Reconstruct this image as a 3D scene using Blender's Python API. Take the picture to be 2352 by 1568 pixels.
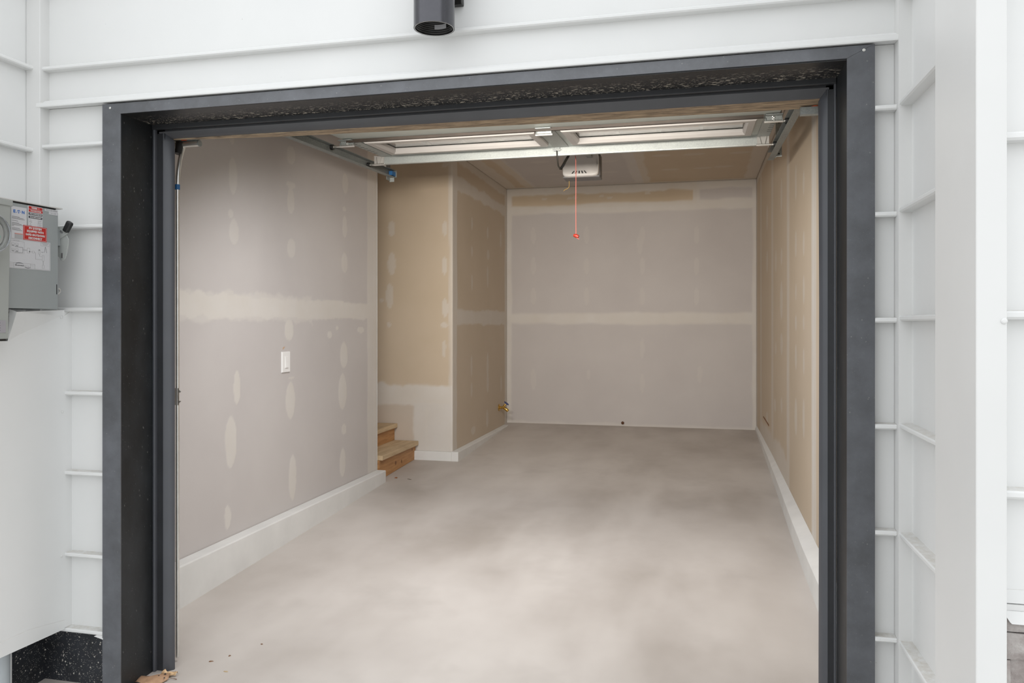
import bpy, bmesh, math, random
import numpy as np
from mathutils import Vector, Matrix

random.seed(7)
for o in list(bpy.data.objects):
    bpy.data.objects.remove(o, do_unlink=True)
scene = bpy.context.scene
COL = scene.collection

# ------------------------------------------------------------------ camera
cam_d = bpy.data.cameras.new('camera')
cam = bpy.data.objects.new('camera', cam_d)
COL.objects.link(cam)
cam.location = (0.0, -2.37, 1.32)
cam.rotation_euler = (math.radians(90), 0, math.radians(13.442))
cam_d.sensor_width = 36.0
cam_d.lens = 1774.0 / 2352.0 * 36.0
cam_d.shift_y = -40.0 / 2352.0
cam_d.clip_start = 0.02
scene.camera = cam

# ------------------------------------------------------------------ added fill lights, no real fixture, unseen under the open door
for ln_, loc_, tilt_, sx_, sy_, en_, sp_, co_ in (('fill_light_rear', (-.80, .90, 2.20), 83, 1.9, .12, 16, 84, (1.0, .94, .86)),
                                              ('fill_light_front', (-.85, .95, 2.27), 22, 1.7, .25, 32, 152, (.985, .985, 1.0))):
    ld = bpy.data.lights.new(ln_, 'AREA')
    ld.shape = 'RECTANGLE'
    ld.size = sx_
    ld.size_y = sy_
    ld.energy = en_
    ld.spread = math.radians(sp_)
    ld.color = co_
    lo = bpy.data.objects.new(ln_, ld)
    COL.objects.link(lo)
    lo.location = loc_
    lo.rotation_euler = (math.radians(tilt_), 0, 0)

# ------------------------------------------------------------------ world (bright overcast sky)
w = bpy.data.worlds.new('overcast')
scene.world = w
w.use_nodes = True
bg = w.node_tree.nodes['Background']
bg.inputs[0].default_value = (0.955, 0.98, 1.0, 1)
bg.inputs[1].default_value = 1.38

# ------------------------------------------------------------------ view
scene.view_settings.view_transform = 'Standard'
scene.view_settings.look = 'None'
scene.view_settings.gamma = 1.0
scene.view_settings.use_curve_mapping = False
scene.view_settings.exposure = 0.30
scene.cycles.max_bounces = 14
scene.cycles.diffuse_bounces = 10

# ------------------------------------------------------------------ helpers
ROOT = {}


class MB:
    """collects geometry in world coordinates and links it as one mesh object"""

    def __init__(self):
        self.v = []
        self.f = []

    def add(self, vs, fs):
        b = len(self.v)
        self.v += [tuple(float(c) for c in p) for p in vs]
        self.f += [tuple(b + i for i in q) for q in fs]
        return self

    def hexa(self, c):
        return self.add(c, [(0, 3, 2, 1), (4, 5, 6, 7), (0, 1, 5, 4), (1, 2, 6, 5), (2, 3, 7, 6), (3, 0, 4, 7)])

    def box(self, x0, y0, z0, x1, y1, z1):
        x0, x1 = min(x0, x1), max(x0, x1)
        y0, y1 = min(y0, y1), max(y0, y1)
        z0, z1 = min(z0, z1), max(z0, z1)
        return self.hexa([(x0, y0, z0), (x1, y0, z0), (x1, y1, z0), (x0, y1, z0),
                          (x0, y0, z1), (x1, y0, z1), (x1, y1, z1), (x0, y1, z1)])

    def loft(self, rings, cap=True):
        n = len(rings[0])
        vs = [p for r in rings for p in r]
        fs = []
        for k in range(len(rings) - 1):
            for i in range(n):
                j = (i + 1) % n
                fs.append((k * n + i, k * n + j, (k + 1) * n + j, (k + 1) * n + i))
        if cap:
            fs.append(tuple(range(n))[::-1])
            fs.append(tuple((len(rings) - 1) * n + i for i in range(n)))
        return self.add(vs, fs)

    def prism(self, poly, axis, a0, a1):
        """poly: 2-D points; axis 'x': poly is (y,z); 'y': (x,z); 'z': (x,y)"""
        def P(p, a):
            return {'x': (a, p[0], p[1]), 'y': (p[0], a, p[1]), 'z': (p[0], p[1], a)}[axis]
        return self.loft([[P(p, a0) for p in poly], [P(p, a1) for p in poly]])

    def tube(self, pts, r, n=10, cap=True):
        pts = [Vector(p) for p in pts]
        rr = r if isinstance(r, (list, tuple)) else [r] * len(pts)
        rings = []
        up = None
        for i, p in enumerate(pts):
            t = (pts[min(i + 1, len(pts) - 1)] - pts[max(i - 1, 0)]).normalized()
            if up is None:
                up = Vector((0, 0, 1)) if abs(t.z) < .9 else Vector((1, 0, 0))
            a = t.cross(up).normalized()
            b = a.cross(t).normalized()
            up = b
            rings.append([tuple(p + (a * math.cos(2 * math.pi * k / n) + b * math.sin(2 * math.pi * k / n)) * rr[i]) for k in range(n)])
        return self.loft(rings, cap)

    def lathe(self, c, axis, prof, n=32, cap=True):
        """prof: list of (distance along axis, radius)"""
        c = Vector(c)
        d = {'x': Vector((1, 0, 0)), 'y': Vector((0, 1, 0)), 'z': Vector((0, 0, 1))}[axis] if isinstance(axis, str) else Vector(axis).normalized()
        a = d.orthogonal().normalized()
        b = d.cross(a)
        rings = [[tuple(c + d * h + (a * math.cos(2 * math.pi * k / n) + b * math.sin(2 * math.pi * k / n)) * r) for k in range(n)] for h, r in prof]
        return self.loft(rings, cap)

    def build(self, name, mat, parent=None, smooth=None, bevel=None, seg=2):
        off = ROOT.get(parent.name, (0, 0, 0)) if parent else (0, 0, 0)
        vs = [(p[0] - off[0], p[1] - off[1], p[2] - off[2]) for p in self.v]
        me = bpy.data.meshes.new(name)
        me.from_pydata(vs, [], self.f)
        me.validate()
        bm = bmesh.new()
        bm.from_mesh(me)
        bmesh.ops.recalc_face_normals(bm, faces=bm.faces)
        bm.to_mesh(me)
        bm.free()
        if mat:
            me.materials.append(mat)
        o = bpy.data.objects.new(name, me)
        COL.objects.link(o)
        if parent:
            o.parent = parent
        ROOT[o.name] = off
        if bevel:
            b = o.modifiers.new('bevel', 'BEVEL')
            b.width = bevel
            b.segments = seg
            b.limit_method = 'ANGLE'
            b.angle_limit = math.radians(40)
        if smooth is not None:
            me.polygons.foreach_set('use_smooth', [True] * len(me.polygons))
            me.set_sharp_from_angle(angle=math.radians(smooth))
        return o


def box(name, b, mat, parent=None, bevel=None):
    return MB().box(*b).build(name, mat, parent, bevel=bevel)


def tag(o, label, cat, group=None):
    o['label'] = label
    o['category'] = cat
    if group:
        o['group'] = group
    return o


def thing(name, label, cat, loc, group=None):
    o = bpy.data.objects.new(name, None)
    o.empty_display_size = .05
    COL.objects.link(o)
    o.location = loc
    ROOT[o.name] = tuple(loc)
    return tag(o, label, cat, group)


def struct(o):
    o['kind'] = 'structure'
    return o


# ------------------------------------------------------------------ materials
def srgb(r, g, b):
    f = lambda c: (c / 255 / 12.92) if c / 255 <= .04045 else ((c / 255 + .055) / 1.055) ** 2.4
    return (f(r), f(g), f(b), 1)


class NT:
    def __init__(self, name):
        self.m = bpy.data.materials.new(name)
        self.m.use_nodes = True
        self.t = self.m.node_tree
        self.b = self.t.nodes['Principled BSDF']

    def n(self, typ, **kw):
        x = self.t.nodes.new(typ)
        for k, v in kw.items():
            if k in x.inputs:
                x.inputs[k].default_value = v
            else:
                setattr(x, k, v)
        return x

    def l(self, a, b):
        self.t.links.new(a, b)

    def coord(self, scale=(1, 1, 1), kind='Object'):
        tc = self.n('ShaderNodeTexCoord')
        mp = self.n('ShaderNodeMapping')
        mp.inputs['Scale'].default_value = scale
        self.l(tc.outputs[kind], mp.inputs[0])
        return mp.outputs[0]

    def noise(self, vec, scale, detail=4, rough=.55):
        x = self.n('ShaderNodeTexNoise')
        x.inputs['Scale'].default_value = scale
        x.inputs['Detail'].default_value = detail
        x.inputs['Roughness'].default_value = rough
        self.l(vec, x.inputs['Vector'])
        return x.outputs['Fac']

    def ramp(self, fac, stops):
        x = self.n('ShaderNodeValToRGB')
        e = x.color_ramp.elements
        while len(e) < len(stops):
            e.new(.5)
        for i, (p, c) in enumerate(stops):
            e[i].position = p
            e[i].color = c if len(c) == 4 else (*c, 1)
        self.l(fac, x.inputs[0])
        return x.outputs[0]

    def mix(self, fac, a, b, typ='MIX'):
        x = self.n('ShaderNodeMix', data_type='RGBA', blend_type=typ)
        for s, v in ((0, fac), (6, a), (7, b)):
            if isinstance(v, (int, float)):
                x.inputs[s].default_value = v
            elif isinstance(v, tuple):
                x.inputs[s].default_value = v
            else:
                self.l(v, x.inputs[s])
        return x.outputs[2]

    def bump(self, h, strength=.2, dist=.002):
        x = self.n('ShaderNodeBump')
        x.inputs['Strength'].default_value = strength
        x.inputs['Distance'].default_value = dist
        self.l(h, x.inputs['Height'])
        self.l(x.outputs[0], self.b.inputs['Normal'])

    def base(self, c):
        if isinstance(c, tuple):
            self.b.inputs['Base Color'].default_value = c
        else:
            self.l(c, self.b.inputs['Base Color'])

    def set(self, **kw):
        for k, v in kw.items():
            self.b.inputs[k.replace('_', ' ')].default_value = v
        return self


def g(v):
    return (v, v, v, 1)


def plain(name, col, rough=.5, metal=0.0, var=.06, scale=12, bump=0.0):
    t = NT(name)
    v = t.coord()
    n = t.noise(v, scale, 3)
    lo = tuple(c * (1 - var) for c in col[:3]) + (1,)
    hi = tuple(min(1, c * (1 + var)) for c in col[:3]) + (1,)
    t.base(t.ramp(n, [(.3, lo), (.7, hi)]))
    t.set(Roughness=rough, Metallic=metal)
    if bump:
        t.bump(t.noise(v, 180, 2), bump, .001)
    return t.m


M = {}
# white prefinished siding with faint orange-peel and a few grime specks
t = NT('white_siding')
v = t.coord()
c0 = t.ramp(t.noise(v, 3, 3), [(.3, (.700, .706, .700, 1)), (.7, (.728, .730, .725, 1))])
vo = t.n('ShaderNodeTexVoronoi')
vo.inputs['Scale'].default_value = 22
t.l(v, vo.inputs['Vector'])
spk = t.ramp(vo.outputs['Distance'], [(.022, g(1)), (.04, g(0))])
pick = t.ramp(t.noise(v, 9, 1), [(.60, g(0)), (.66, g(.55))])
fac = t.mix(1.0, spk, pick, 'MULTIPLY')
cc = t.mix(fac, c0, (.30, .28, .25, 1))
ge = t.n('ShaderNodeNewGeometry')
sz = t.n('ShaderNodeSeparateXYZ')
t.l(ge.outputs['True Normal'], sz.inputs[0])
up = t.ramp(sz.outputs[2], [(.80, g(0)), (.92, g(1))])
dirt = t.mix(1.0, up, t.ramp(t.noise(v, 45, 4, .7), [(.36, g(.12)), (.72, g(.8))]), 'MULTIPLY')
t.base(t.mix(dirt, cc, (.50, .46, .40, 1)))
t.set(Roughness=.42)
t.bump(t.noise(v, 260, 2), .06, .0006)
M['siding'] = t.m
M['white_trim'] = plain('white_trim_metal', (.67, .67, .662, 1), .38, var=.02, scale=4)
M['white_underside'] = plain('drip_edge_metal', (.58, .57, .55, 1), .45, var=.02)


def speckled(name, base, rough, scale, thr, amount, streak=(1, 1, 1), bc=(.55, .52, .46, 1), var=.35, dens=.5, spec=.5, yfade=None):
    t = NT(name)
    v = t.coord(streak)
    lo = tuple(c * (1 - var) for c in base[:3]) + (1,)
    hi = tuple(c * (1 + var) for c in base[:3]) + (1,)
    c0 = t.ramp(t.noise(v, 7, 5, .65), [(.35, lo), (.7, hi)])
    f = None
    for sc, th in ((scale, thr), (scale * 3.1, thr * 1.15)):
        vo = t.n('ShaderNodeTexVoronoi')
        vo.inputs['Scale'].default_value = sc
        t.l(v, vo.inputs['Vector'])
        d = t.ramp(vo.outputs['Distance'], [(th * .6, g(1)), (th, g(0))])
        k = t.ramp(t.noise(v, sc * .37, 2), [(dens, g(0)), (dens + .08, g(amount))])
        d = t.mix(1.0, d, k, 'MULTIPLY')
        f = d if f is None else t.mix(1.0, f, d, 'ADD')
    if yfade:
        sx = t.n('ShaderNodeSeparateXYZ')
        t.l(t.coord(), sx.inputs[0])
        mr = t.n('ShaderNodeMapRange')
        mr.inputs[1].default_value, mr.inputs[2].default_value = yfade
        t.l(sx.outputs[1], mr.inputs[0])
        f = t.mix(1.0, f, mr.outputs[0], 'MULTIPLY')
    t.base(t.mix(f, c0, bc))
    t.set(Roughness=rough, Specular_IOR_Level=spec)
    t.bump(t.noise(v, 300, 2), .12, .0006)
    return t.m


M['charcoal'] = speckled('charcoal_cladding', (.073, .078, .090, 1), .40, 60, .13, .45, bc=(.30, .29, .27, 1), spec=1.0)
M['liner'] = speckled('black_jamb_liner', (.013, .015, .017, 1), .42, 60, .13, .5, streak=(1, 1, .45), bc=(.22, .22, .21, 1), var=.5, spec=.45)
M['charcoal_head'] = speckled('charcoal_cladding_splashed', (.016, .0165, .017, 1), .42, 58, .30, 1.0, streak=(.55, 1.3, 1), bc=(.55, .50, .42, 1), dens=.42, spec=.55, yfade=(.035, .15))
M['membrane'] = speckled('foundation_membrane', (.014, .016, .021, 1), .55, 62, .22, .9, bc=(.50, .47, .42, 1), var=.5, dens=.44)
M['vinyl'] = plain('weatherstrip_vinyl', (.07, .073, .083, 1), .38, var=.08, scale=5)
M['vinyl_dark'] = plain('weatherstrip_base', (.026, .027, .030, 1), .4, var=.15, scale=8)
M['flap'] = plain('weatherstrip_flap', (.075, .075, .08, 1), .45, var=.1, scale=6)

# drywall : grey / tan paper with joint compound, driven by painted-on-surface masks
t = NT('taped_drywall')
v = t.coord()
ac = t.n('ShaderNodeAttribute', attribute_name='coat')
at = t.n('ShaderNodeAttribute', attribute_name='tan')
grey = t.ramp(t.noise(v, 2.2, 3), [(.3, (.490, .457, .440, 1)), (.7, (.520, .488, .468, 1))])
tan = t.ramp(t.noise(v, 2.0, 3), [(.3, (.500, .405, .290, 1)), (.7, (.535, .437, .325, 1))])
paper = t.mix(at.outputs['Fac'], grey, tan)
comp = t.ramp(t.noise(v, 5, 4), [(.3, (.590, .552, .500, 1)), (.7, (.615, .585, .545, 1))])
t.base(t.mix(ac.outputs['Fac'], paper, comp))
t.set(Roughness=.88)
t.bump(t.noise(v, 420, 2), .12, .0006)
M['drywall'] = t.m
M['drywall_plain'] = plain('drywall_unseen', (.52, .46, .40, 1), .9)

# trowelled concrete slab
t = NT('concrete_slab')
v = t.coord((1, .8, 1))
c1 = t.ramp(t.noise(v, .9, 5, .55), [(.34, (.375, .335, .300, 1)), (.52, (.480, .440, .405, 1)), (.68, (.555, .515, .478, 1))])
v2 = t.coord((1.0, .35, 1))
sw = t.ramp(t.noise(v2, 2.6, 3, .5), [(.48, g(0)), (.75, g(.55))])
c2 = t.mix(sw, c1, (.60, .56, .52, 1))
dk = t.ramp(t.noise(t.coord((1, 1, 1)), 1.7, 4, .6), [(.56, g(0)), (.72, g(.35))])
c3 = t.mix(dk, c2, (.36, .325, .295, 1))
t.base(c3)
t.l(t.ramp(t.noise(v, 2.0, 3), [(.3, g(.5)), (.7, g(.72))]), t.b.inputs['Roughness'])
t.bump(t.noise(v, 60, 4), .05, .002)
M['concrete'] = t.m
M['driveway'] = plain('driveway_concrete', (.56, .55, .53, 1), .8, var=.12, scale=3)
M['curb'] = plain('curb_parging', (.66, .655, .635, 1), .75, var=.05, scale=6)
M['curb_top'] = plain('curb_compound_top', (.60, .555, .49, 1), .8, var=.08, scale=7)


def wood(name, a, b, rough, stretch, scale=14, knots=False):
    t = NT(name)
    v = t.coord(stretch)
    n = t.noise(v, scale, 6, .62)
    c = t.ramp(n, [(.32, a), (.68, b)])
    if knots:
        vo = t.n('ShaderNodeTexVoronoi')
        vo.inputs['Scale'].default_value = 9
        t.l(t.coord((1, 1, 1)), vo.inputs['Vector'])
        k = t.ramp(vo.outputs['Distance'], [(.10, g(.85)), (.19, g(0))])
        c = t.mix(k, c, (.13, .045, .015, 1))
    t.base(c)
    t.set(Roughness=rough)
    t.bump(n, .15, .001)
    return t.m


M['riser'] = wood('stair_riser_fir', (.34, .165, .060, 1), (.50, .27, .11, 1), .6, (8, 1.0, 10), 5, True)
M['tread'] = wood('stair_tread_spruce', (.44, .32, .19, 1), (.60, .46, .29, 1), .7, (6, 1.0, 10), 5)
M['header_wood'] = wood('weathered_header_lumber', (.085, .060, .040, 1), (.50, .375, .245, 1), .75, (1.6, 16, 16), 9)
M['dark_wood'] = wood('dark_strip', (.018, .012, .008, 1), (.05, .034, .023, 1), .6, (1, 20, 20), 6)


def galv(name, a, b, rough, scale=45):
    t = NT(name)
    v = t.coord()
    vo = t.n('ShaderNodeTexVoronoi')
    vo.inputs['Scale'].default_value = scale * 5
    t.l(v, vo.inputs['Vector'])
    sx = t.n('ShaderNodeSeparateColor')
    t.l(vo.outputs['Color'], sx.inputs[0])
    n = t.noise(v, 6, 3)
    c = t.mix(.6, sx.outputs[0], n)
    t.base(t.ramp(c, [(.2, a), (.8, b)]))
    t.set(Roughness=rough + .18, Metallic=.55)
    return t.m


M['galv'] = galv('galvanised_steel', (.31, .33, .32, 1), (.40, .42, .405, 1), .45)
M['galv_dark'] = galv('galvanised_track', (.20, .215, .21, 1), (.33, .35, .34, 1), .42)
M['door_steel'] = plain('door_inner_steel', (.36, .385, .36, 1), .45, .2, .05, 6)
M['bracket'] = plain('bracket_steel', (.47, .455, .43, 1), .45, .25, .04, 20)
M['zinc'] = plain('zinc_plated', (.70, .69, .66, 1), .3, .85, .08, 30)
M['plastic_white'] = plain('white_plastic', (.52, .50, .475, 1), .35, var=.02)
M['frame_vinyl'] = plain('window_frame_vinyl', (.38, .362, .345, 1), .45, var=.02)
M['switch_white'] = plain('switch_plate_plastic', (.78, .77, .75, 1), .3, var=.01)
M['black'] = plain('black_rubber', (.012, .012, .012, 1), .5, var=.1)
M['black_steel'] = plain('black_steel_arm', (.020, .018, .014, 1), .4, .3, .2)
M['opener_grey'] = plain('opener_tray_grey', (.13, .125, .125, 1), .45, var=.04)
M['enclosure'] = plain('enclosure_grey_paint', (.29, .31, .31, 1), .4, var=.02, scale=5, bump=.05)
M['enclosure2'] = plain('meter_socket_grey_paint', (.33, .345, .33, 1), .4, var=.02, scale=5, bump=.05)
M['lever'] = plain('lever_grey_paint', (.40, .415, .40, 1), .4, var=.02)
M['sticker'] = plain('sticker_paper', (.53, .53, .545, 1), .5, var=.01)
M['red'] = plain('sticker_red', (.44, .022, .018, 1), .45, var=.02)
M['ink'] = plain('sticker_black', (.02, .025, .035, 1), .5, var=.02)
M['ink_grey'] = plain('sticker_grey_print', (.17, .17, .175, 1), .5, var=.02)
M['ink_light'] = plain('sticker_pale_print', (.36, .36, .365, 1), .5, var=.02)
M['blue'] = plain('sticker_blue', (.02, .12, .42, 1), .45, var=.02)
M['white_ink'] = plain('sticker_white_print', (.58, .565, .56, 1), .5, var=.01)
M['teal'] = plain('meter_teal_label', (.11, .46, .38, 1), .45, var=.02)
M['meter_face'] = plain('meter_dial_grey', (.36, .36, .345, 1), .5, var=.02)
M['meter_rim'] = plain('meter_clear_rim', (.42, .43, .45, 1), .25, .3, .05)
M['silver_label'] = plain('silver_nameplate', (.42, .42, .47, 1), .35, .4, .05)
M['brass'] = plain('brass', (.62, .40, .11, 1), .28, .9, .12, 60)
M['blue_handle'] = plain('blue_valve_handle', (.012, .03, .16, 1), .4, var=.1)
M['cord_red'] = plain('cord_red', (.42, .11, .085, 1), .6, var=.04)
M['handle_red'] = plain('handle_red', (.30, .025, .012, 1), .4, var=.04)
M['orange'] = plain('orange_plastic', (.70, .10, .03, 1), .4, var=.04)
M['wire_yellow'] = plain('wire_yellow', (.62, .38, .10, 1), .5, var=.05)
M['blue_tape'] = plain('blue_tag', (.02, .12, .30, 1), .5, var=.05)
M['leaf'] = wood('dry_leaf', (.30, .17, .095, 1), (.44, .27, .16, 1), .7, (3, 3, 3), 12)
M['leaf_pale'] = wood('dry_leaf_pale', (.55, .36, .19, 1), (.66, .46, .27, 1), .7, (3, 3, 3), 20)
M['leaf_hole'] = plain('leaf_dark_spot', (.05, .04, .035, 1), .8)
M['conduit'] = plain('grey_conduit', (.38, .41, .43, 1), .4, var=.03)
M['hole'] = plain('bare_wood_slot', (.20, .085, .03, 1), .8, var=.2)
M['rust'] = plain('rusty_stub', (.11, .040, .012, 1), .7, var=.2, scale=80)
t = NT('lamp_powder_coat')
t.base(t.ramp(t.noise(t.coord(), 60, 2), [(.3, (.085, .085, .095, 1)), (.7, (.092, .092, .102, 1))]))
t.set(Roughness=.22, Metallic=.7)
M['lamp'] = t.m
M['lamp_dark'] = plain('lamp_baffle_black', (.010, .009, .008, 1), .35, var=.05)
t = NT('stacked_stone')
v = t.coord()
n1 = t.noise(v, 16, 6, .65)
t.base(t.ramp(n1, [(.28, (.16, .135, .125, 1)), (.5, (.32, .285, .27, 1)), (.72, (.52, .50, .48, 1))]))
t.set(Roughness=.85)
t.bump(n1, .6, .012)
M['stone'] = t.m
M['mortar'] = plain('mortar_dark', (.10, .09, .085, 1), .9)  # even dark mortar colour of the street wall core
gl = NT('window_glass')
gl.set(Roughness=.04, IOR=1.45)
gl.b.inputs['Base Color'].default_value = (.93, .96, .95, 1)
gl.b.inputs['Transmission Weight'].default_value = 1.0
M['glass'] = gl.m
gl = NT('clear_meter_cover')
gl.set(Roughness=.03, IOR=1.06)
gl.b.inputs['Base Color'].default_value = (.97, .98, .98, 1)
gl.b.inputs['Transmission Weight'].default_value = 1.0
M['thin_glass'] = gl.m

# ------------------------------------------------------------------ numpy noise for drywall masks
rng = np.random.default_rng(11)


def vnoise(a, b, cell, seed=0):
    """smooth value noise sampled at arrays a,b with the given cell size"""
    r = np.random.default_rng(1000 + seed)
    T = r.random((128, 128))
    x = a / cell + 37.3 + seed
    y = b / cell + 11.7
    xi = np.floor(x).astype(int)
    yi = np.floor(y).astype(int)
    fx = x - xi
    fy = y - yi
    fx = fx * fx * (3 - 2 * fx)
    fy = fy * fy * (3 - 2 * fy)
    q = lambda i, j: T[i % 128, j % 128]
    return (q(xi, yi) * (1 - fx) + q(xi + 1, yi) * fx) * (1 - fy) + (q(xi, yi + 1) * (1 - fx) + q(xi + 1, yi + 1) * fx) * fy - .5


def fbm(a, b, cell, seed=0, octv=4):
    s = 0
    amp = 1.0
    for k in range(octv):
        s = s + vnoise(a, b, cell / 2 ** k, seed + k) * amp
        amp *= .55
    return s


def sstep(x, e0, e1):
    u = np.clip((x - e0) / (e1 - e0), 0, 1)
    return u * u * (3 - 2 * u)


class Mask:
    def __init__(self, a, b):
        self.a, self.b = a, b
        self.coat = np.zeros_like(a)
        self.tan = np.zeros_like(a)
        self.k = 0

    def rect(self, a0, a1, b0, b1, rag=.012, soft=.006, val=.85, cell=.12, slope=0.0):
        self.k += 5
        n = fbm(self.a, self.b, cell, self.k) * rag * 2
        bb = self.b - slope * (self.a - a0)
        d = np.maximum.reduce([a0 - self.a, self.a - a1, b0 - bb, bb - b1]) + n
        self.coat = np.maximum(self.coat, val * (1 - sstep(d, -soft, soft)))
        return self

    def ell(self, a0, b0, ra, rb, val=.55, rag=.35):
        self.k += 3
        n = fbm(self.a, self.b, max(ra, .02) * 1.6, self.k) * rag
        # rounded, pointed-ended trowel swipe
        d = np.abs((self.a - a0) / ra) ** 1.7 + np.abs((self.b - b0) / rb) ** 2.4 + n
        self.coat = np.maximum(self.coat, val * (1 - sstep(d, .86, 1.1)))
        return self

    def paper(self, a0, a1, b0, b1, val=1.0):
        m = (self.a >= a0) & (self.a <= a1) & (self.b >= b0) & (self.b <= b1)
        self.tan[m] = val
        return self


def plaster(name, org, ua, ub, la, lb, sa, sb, fn, thick=.1, parent=None):
    """slab whose finished face is a fine grid carrying joint-compound relief and colour masks.
    org + a*ua + b*ub ; face normal = ua x ub"""
    na = max(2, int(round(la / sa)) + 1)
    nb = max(2, int(round(lb / sb)) + 1)
    A, B = np.meshgrid(np.linspace(0, la, na), np.linspace(0, lb, nb), indexing='ij')
    mk = Mask(A, B)
    fn(mk)
    ua, ub, org = np.array(ua, float), np.array(ub, float), np.array(org, float)
    nrm = np.cross(ua, ub)
    nrm /= np.linalg.norm(nrm)
    P = org + A[..., None] * ua + B[..., None] * ub + (mk.coat * .0012)[..., None] * nrm
    N = na * nb
    verts = P.reshape(-1, 3)
    idx = np.arange(N).reshape(na, nb)
    quads = np.stack([idx[:-1, :-1], idx[1:, :-1], idx[1:, 1:], idx[:-1, 1:]], -1).reshape(-1, 4)
    ring = np.concatenate([idx[:, 0], idx[-1, 1:], idx[-2::-1, -1], idx[0, -2:0:-1]])
    back = verts[ring] - nrm * thick
    nr = len(ring)
    allv = np.concatenate([verts, back])
    j = np.roll(np.arange(nr), -1)
    sides = np.stack([ring[j], ring, N + np.arange(nr), N + j], -1)
    # back face: simple quad from the four corners
    c = [0, na - 1, na - 1 + nb - 1, 2 * (na - 1) + nb - 1]
    backq = np.array([[N + c[3], N + c[2], N + c[1], N + c[0]]])
    F = np.concatenate([quads, sides, backq])
    me = bpy.data.meshes.new(name)
    me.vertices.add(len(allv))
    me.vertices.foreach_set('co', allv.astype(np.float32).ravel())
    me.loops.add(F.size)
    me.loops.foreach_set('vertex_index', F.astype(np.int32).ravel())
    me.polygons.add(len(F))
    me.polygons.foreach_set('loop_start', np.arange(0, F.size, 4, dtype=np.int32))
    me.update(calc_edges=True)
    for nm, arr in (('coat', mk.coat), ('tan', mk.tan)):
        at_ = me.attributes.new(nm, 'FLOAT', 'POINT')
        full = np.concatenate([arr.reshape(-1), arr.reshape(-1)[ring]]).astype(np.float32)
        at_.data.foreach_set('value', full)
    me.validate()
    me.materials.append(M['drywall'])
    o = bpy.data.objects.new(name, me)
    COL.objects.link(o)
    return o


# key dimensions (metres; x along the facade, y into the garage, z up, slab at the door = 0)
XL, X2, XR, YR, YB, ZC = -2.364, -2.02, .593, 3.90, 5.83, 2.795
SL = .0433


def zf(y):
    return SL * (y - .17)


# ------------------------------------------------------------------ ground and slab
struct(MB().hexa([(-3.9, .0, zf(0) - .15), (.75, .0, zf(0) - .15), (.75, 6.2, zf(6.2) - .15), (-3.9, 6.2, zf(6.2) - .15),
                  (-3.9, .0, zf(0)), (.75, .0, zf(0)), (.75, 6.2, zf(6.2)), (-3.9, 6.2, zf(6.2))]).build('floor', M['concrete']))
dz = zf(0) - .006
dr = struct(MB().hexa([(-9, -12, dz - .45), (9, -12, dz - .45), (9, -.004, dz - .15), (-9, -.004, dz - .15),
                       (-9, -12, dz - .30), (9, -12, dz - .30), (9, -.004, dz), (-9, -.004, dz)]).build('driveway', M['driveway']))
struct(MB().box(-60, -72, -.65, 60, -12.001, -.42).build('street_ground', M['driveway']))

# ------------------------------------------------------------------ drywalled garage
LEFT = [(1.22, 2.281, 0.02, 0.018), (1.228, 2.094, 0.035, 0.096), (1.208, 1.897, 0.023, 0.022), (1.236, 1.805, 0.04, 0.062), (1.263, 0.989, 0.030, 0.087), (1.208, 0.704, 0.047, 0.132), (1.181, 0.32, 0.027, 0.059), (1.822, 2.334, 0.046, 0.052), (1.827, 2.155, 0.052, 0.018), (1.822, 2.061, 0.041, 0.073), (1.827, 1.774, 0.046, 0.057), (1.801, 1.284, 0.051, 0.065), (1.817, 0.867, 0.051, 0.109), (1.842, 0.401, 0.042, 0.131), (1.827, 0.996, 0.031, 0.007), (2.559, 2.296, 0.041, 0.066), (2.545, 2.113, 0.027, 0.018), (2.552, 1.994, 0.034, 0.072), (2.545, 1.744, 0.048, 0.066), (2.538, 1.107, 0.055, 0.084), (2.518, 0.854, 0.061, 0.126), (2.538, 0.597, 0.034, 0.036), (2.518, 0.375, 0.041, 0.096), (2.324, 1.251, 0.031, 0.023), (2.432, 1.294, 0.02, 0.012), (2.808, 1.279, 0.06, 0.022)]
REC = [(-2.574, 2.147, 0.032, 0.068), (-2.57, 1.845, 0.036, 0.106), (-2.59, 1.562, 0.036, 0.106), (-2.598, 1.316, 0.02, 0.023), (-2.086, 2.133, 0.023, 0.067), (-2.09, 1.817, 0.021, 0.082), (-2.086, 1.454, 0.027, 0.082), (-2.094, 1.313, 0.035, 0.022), (-2.094, 1.112, 0.019, 0.074), (-2.663, 1.524, 0.024, 0.015), (-2.086, 2.678, 0.031, 0.022), (-2.028, 1.742, 0.012, 0.056), (-2.032, 1.594, 0.012, 0.037)]
W2 = [(4.489, 2.25, 0.029, 0.06), (4.489, 1.992, 0.029, 0.052), (4.489, 1.706, 0.029, 0.072), (5.039, 2.224, 0.033, 0.056), (5.056, 2.009, 0.05, 0.052), (5.039, 1.792, 0.033, 0.108), (4.474, 0.934, 0.028, 0.1), (4.474, 0.713, 0.028, 0.072), (5.039, 0.905, 0.041, 0.13), (5.039, 0.732, 0.041, 0.095), (5.023, 0.387, 0.041, 0.095), (4.532, 0.332, 0.073, 0.04), (5.565, 2.215, 0.038, 0.092), (5.584, 0.691, 0.028, 0.093)]
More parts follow.
